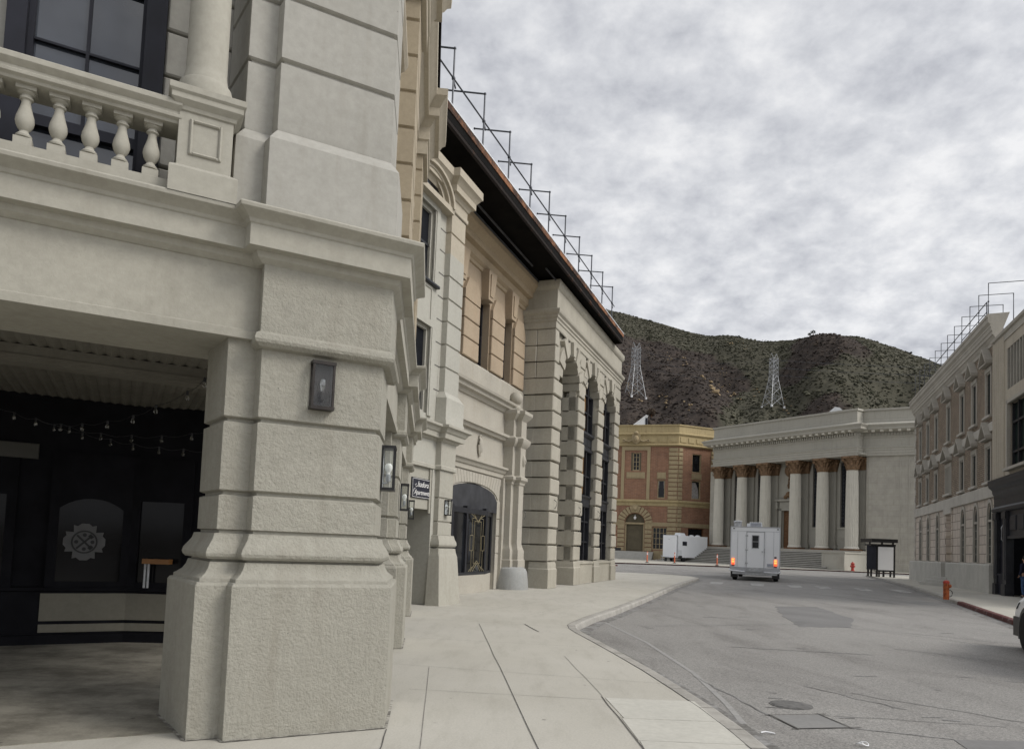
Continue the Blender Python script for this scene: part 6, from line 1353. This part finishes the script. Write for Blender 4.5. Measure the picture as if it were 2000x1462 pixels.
# ------------------------------------------------------------------ hills, scrub, pylons, wires
SKY = [(-700, 560), (400, 470), (900, 500), (1000, 530), (1100, 575), (1200, 605), (1282, 626), (1323, 639), (1370, 650), (1432, 652), (1469, 659), (1513, 662), (1540, 660), (1581, 651), (1632, 650), (1673, 653), (1710, 661), (1758, 679), (1802, 694), (1840, 711), (2000, 790), (2300, 860), (3200, 900)]
RG = 900.
saz = [math.atan((u - 1000) / 1420) for u, v in SKY]; sh_h = [(1042 + .041 * (u - 500) - v) / 1420 * RG * math.cos(a) + CAM_H for (u, v), a in zip(SKY, saz)]
def hill_z(az, r):
    h = float(np.interp(az, saz, sh_h)); t = (r - 300) / (RG - 300)
    x, y = r * math.sin(az), r * math.cos(az)
    if t <= 0: return -.5
    if t <= 1:
        b = h * t ** 1.12
        n = noise.fractal(Vector((x * .0055, y * .0055, 1.3)), .9, 2.1, 6) * 30 * min(1, t * 3) * min(1, (1 - t) * 3.5)
        gul = abs(noise.noise(Vector((az * 9 + r * .0012, r * .0011, 4.2)))) * 38 * math.sin(math.pi * t) - 9 * math.sin(math.pi * t)
        return max(b + n + gul + noise.noise(Vector((x * .05, y * .05, 7))) * 1.8 * min(1, t * 5), -.4)
    return h * (1 - (t - 1) * .75) + noise.noise(Vector((x * .03, y * .03, 2))) * 2
AZ = np.linspace(R(-40), R(62), 300); RS = np.concatenate([np.linspace(300, 900, 110), np.linspace(915, 1300, 12)])
hv = []; hf = []
for a in AZ:
    for r in RS: hv.append((r * math.sin(a), r * math.cos(a), hill_z(a, r)))
m_ = len(RS)
for i in range(len(AZ) - 1):
    for j in range(m_ - 1): hf.append((i * m_ + j, (i + 1) * m_ + j, (i + 1) * m_ + j + 1, i * m_ + j + 1))
hmb = MB(); hmb.v = hv; hmb.f = hf
def burn_f(a, r, x, y, z):
    u = 1000 + 1420 * math.tan(a); t = (r - 300) / 600; g = lambda c, w_: math.exp(-((u - c) / w_) ** 2)
    return (.75 * noise.fractal(Vector((x * .008, y * .008, z * .008 + 3)), 1, 2.1, 5) + .62 * g(1330, 125) * (1 if t < .80 else max(0, 1 - (t - .80) * 9)) + .40 * g(1600, 60) * math.exp(-((t - .42) / .15) ** 2)
            + .25 * g(1800, 160) * math.exp(-((t - .35) / .2) ** 2) - .38 * g(1488, 42) - .3 * g(1420, 40) * math.exp(-((t - .28) / .1) ** 2) - .22 - (.4 if t > .88 else 0))
hills = struct('hills', hmb, M['hill'], ang=180)
at_ = hills.data.attributes.new('burnt', 'FLOAT', 'POINT')
bvals = []
for i, a in enumerate(AZ):
    for j, r in enumerate(RS):
        p = hv[i * m_ + j]; bvals.append(min(max(.5 + burn_f(a, r, *p) * 1.6, 0), 1))
at_.data.foreach_set('value', bvals)
ico = [(0, 0, -1)] + [(.894 * math.cos(2 * math.pi * k / 5), .894 * math.sin(2 * math.pi * k / 5), -.447) for k in range(5)] + [(.894 * math.cos(2 * math.pi * (k + .5) / 5), .894 * math.sin(2 * math.pi * (k + .5) / 5), .447) for k in range(5)] + [(0, 0, 1)]
icf = [(0, 1 + (k + 1) % 5, 1 + k) for k in range(5)] + [(1 + k, 1 + (k + 1) % 5, 6 + k) for k in range(5)] + [(1 + (k + 1) % 5, 6 + (k + 1) % 5, 6 + k) for k in range(5)] + [(6 + k, 6 + (k + 1) % 5, 11) for k in range(5)]
rr = random.Random(3)
sets = {'scrub_green': MB(), 'scrub_burnt': MB()}
for k in range(34000):
    a = R(rr.uniform(6, 36)); r = 430 + (RG + 6 - 430) * rr.random() ** .8
    x, y = r * math.sin(a), r * math.cos(a); z = hill_z(a, r)
    burnt = burn_f(a, r, x, y, z) > 0
    if burnt and rr.random() < .30: continue
    s = rr.uniform(.35, 1.05) * (1.0 if burnt else 1.15); 
    if rr.random() < .05: s *= 1.8
    m = sets['scrub_burnt' if burnt else 'scrub_green']; i0 = len(m.v); ph = rr.uniform(0, 6.28); c, s_ = math.cos(ph), math.sin(ph); sx, sy, sz = rr.uniform(.8, 1.6), rr.uniform(.8, 1.4), rr.uniform(.38, .65)
    for p in ico:
        q = 1 + rr.uniform(-.25, .25); px, py, pz = p[0] * s * sx * q, p[1] * s * sy * q, p[2] * s * sz * q
        m.v.append((x + px * c - py * s_, y + px * s_ + py * c, z + s * sz * .2 + pz))
    m.f += [tuple(i0 + q for q in f) for f in icf]
for nme, nm in (('scrub_green', 'green_scrub'), ('scrub_burnt', 'burnt_scrub')):
    o = obj(nm, sets[nme], M[nme], smooth=False); o['kind'] = 'stuff'; o['label'] = 'dark green chaparral bushes covering hillside' if nme == 'scrub_green' else 'brown burnt bushes on scorched hillside'
    o['category'] = 'bushes'
rk = MB(); rr = random.Random(9)
def on_hill(u, v):      # walk along a line of sight of the survey until it meets the hill
    dx, dz0 = (u - 1000) / 1420, 0
    a = math.atan(dx)
    el = (1042 + .041 * (u - 500) - v) / 1420 * math.cos(a)
    r = 420
    while r < 895 and hill_z(a, r) < CAM_H + el * r: r += 3
    return a, r
for u, v, n, l in ((1372, 738, 5, 5), (1382, 748, 10, 6), (1390, 757, 10, 6), (1415, 765, 6, 4), (1400, 732, 7, 2), (1412, 735, 5, 2), (1435, 770, 6, 4), (1225, 765, 10, 3), (1240, 775, 8, 3), (1290, 780, 8, 3), (1340, 785, 6, 3), (1535, 800, 6, 3), (1470, 765, 5, 2.5), (1330, 705, 5, 3), (1300, 700, 6, 2.5), (1420, 668, 8, 2.2), (1445, 672, 6, 2)):
    a, r = on_hill(u, v)
    for k in range(n):
        aa = a + rr.uniform(-.006, .006); r2 = r + rr.uniform(-14, 14) - (aa - a) * 2500; x, y = r2 * math.sin(aa), r2 * math.cos(aa); z = hill_z(aa, r2); s = rr.uniform(.6, 1.0) * l * .33
        i0 = len(rk.v)
        for p in ico: q = rr.uniform(.7, 1.25); rk.v.append((x + p[0] * s * 1.3 * q, y + p[1] * s * q, z + .9 + p[2] * s * .75 * q))
        rk.f += [tuple(i0 + q for q in f) for f in icf]
o = obj('rock_outcrop', rk, M['rock'], smooth=False); o['kind'] = 'stuff'; o['label'] = 'pale yellow rocks and bare soil showing between burnt scrub'; o['category'] = 'rocks'
def pylon(label, u, vb, vt, rot):
    a, r = on_hill(u, vb); x, y = r * math.sin(a), r * math.cos(a); z = hill_z(a, r) - 1
    Hh = (vb - vt) / 1420 * r * math.cos(a)
    t = thing('pylon', label, 'pylon', (x, y, z), rot, 'steel lattice pylons on the hillside')
    k = Hh / 50.; mb = MB(); rd = .24
    def lv(f): 
        return 7.2 * (1 - f) ** 1.0 + 2.6 * f if f < 1 else 2.6
    def cor(zf): 
        w_ = 7.6 * (1 - zf / .55) + 3.0 * (zf / .55) if zf < .55 else 3.0
        return [(sx * w_ * k, sy * w_ * k * .8, zf * 50 * k) for sx, sy in ((-1, -1), (1, -1), (1, 1), (-1, 1))]
    L = [0, .2, .37, .5, .58, .66, .74, .82, .9]
    for za, zb in zip(L, L[1:]):
        A_, B_ = cor(za), cor(zb)
        for q in range(4):
            mb.tube([A_[q], B_[q]], rd, 4); mb.tube([A_[q], B_[(q + 1) % 4]], rd * .6, 4); mb.tube([A_[(q + 1) % 4], B_[q]], rd * .6, 4); mb.tube([B_[q], B_[(q + 1) % 4]], rd * .6, 4)
    obj('tower', mb, M['galv'], t)
    tp = cor(.9)
    for sx in (-1, 1):
        pk = MB(); b_ = [p for p in tp if p[0] * sx > 0]; ap = (sx * 3.0 * k, 0, 50 * k)
        for p in b_: pk.tube([p, ap], rd * .7, 4)
        pk.tube([(0, 0, 45 * k), ap], rd * .6, 4); obj('peak', pk, M['galv'], t)
    for zf in (.58, .72, .86):
        ar = MB()
        for sx in (-1, 1):
            for yy in (-1, 1): ar.tube([(sx * 3 * k, yy * 2.2 * k, zf * 50 * k), (sx * 5.2 * k, 0, (zf * 50 + 1) * k)], rd * .6, 4)
        ar.tube([(-5.2 * k, 0, (zf * 50 + 1) * k), (5.2 * k, 0, (zf * 50 + 1) * k)], rd * .6, 4)
        obj('cross_arm', ar, M['galv'], t)
    fo = MB()
    for p in cor(0): fo.lathe(p[0], p[1], [(1.0, -1), (.9, .9)], 8)
    obj('footing', fo, M['paper'], t)
    return (x, y, z, k)
P1 = pylon('steel lattice pylon at left, half way up burnt slope', 1234, 774, 662, R(25)); P2 = pylon('steel lattice pylon right of centre, above the columned bank', 1507, 792, 684, R(25))
far = (-260, 560, 190)
for zf in (.60, .74, .88):
    for sd_ in (-1, 1):
        off = 5.0 * sd_
        a_ = Vector((P1[0] + off * .9, P1[1] + off * .3, P1[2] + zf * 50 * P1[3])); b_ = Vector((P2[0] + off * .9, P2[1] + off * .3, P2[2] + zf * 50 * P2[3])); e_ = Vector((P2[0] + 330 + off, P2[1] - 40, P2[2] + zf * 50)); s_ = Vector((P1[0] - 300, P1[1] - 130, P1[2] + zf * 50 - 12))
        pts = []
        for p, q in ((s_, a_), (a_, b_), (b_, e_)):
            for k in range(12):
                t_ = k / 12; v_ = p.lerp(q, t_); v_.z -= 4 * 7 * t_ * (1 - t_); pts.append(v_)
        c0 = pts[0].copy()
        tag(obj('power_line', MB().tube([p - c0 for p in pts], .07, 4), M['steel'], None, c0), 'thin grey power cable strung between the hillside pylons', 'power line', 'power cables across the hill')
def leafy(name, label, u, v, rad, mat, nleaf, trunk_h, sz=1.0):
    a, r = on_hill(u, v) if v > 655 else (math.atan((u - 1000) / 1420), 896)
    x, y = r * math.sin(a), r * math.cos(a); z = hill_z(a, r)
    t = thing(name, label, 'tree' if trunk_h > 1 else 'bush', (x, y, z)); rr = random.Random(int(u))
    tk = MB()
    for k in range(3): tk.tube([(0, 0, -1), (rr.uniform(-.2, .2), 0, trunk_h * .5), (rr.uniform(-1, 1) * rad * .5, rr.uniform(-1, 1) * rad * .3, trunk_h + rad * .6)], [.3, .25, .1], 6)
    obj('trunk', tk, M['wood'], t)
    lf = MB()
    for k in range(nleaf):
        th, ph = rr.uniform(0, 6.28), math.acos(rr.uniform(-.75, 1)); q = rad * rr.uniform(.55, 1.08) * (.8 + .3 * math.sin(3 * th + u))
        c = Vector((q * math.sin(ph) * math.cos(th), q * math.sin(ph) * math.sin(th), trunk_h + rad * .7 + q * math.cos(ph) * sz)); s = rr.uniform(.25, .6)
        d1 = Vector((rr.uniform(-1, 1), rr.uniform(-1, 1), rr.uniform(-1, 1))).normalized() * s; d2 = Vector((rr.uniform(-1, 1), rr.uniform(-1, 1), rr.uniform(-1, 1))).normalized() * s
        lf.poly([c - d1, c - d2, c + d1, c + d2])
    obj('crown', lf, M[mat], t, smooth=False)
leafy('ridge_tree', 'larger dark tree standing alone on the right-hand ridge', 1584, 650, 3.2, 'leaf', 260, 3.2, .7)
leafy('ridge_tree', 'smaller dark tree just left of the lone ridge tree', 1577, 651, 2.0, 'leaf', 160, 2.2, .7)
leafy('dry_bush', 'pale dry round bush above the white roof vent', 1268, 812, 3.6, 'drybush', 900, .6, .8)
leafy('ridge_bush', 'dark bush on left ridge where slope dips', 1436, 652, 1.6, 'leaf', 150, .4, .7)
leafy('ridge_bush', 'dark bush on far right ridge, above the brown brick building', 1778, 684, 1.8, 'leaf', 160, .5, .7)
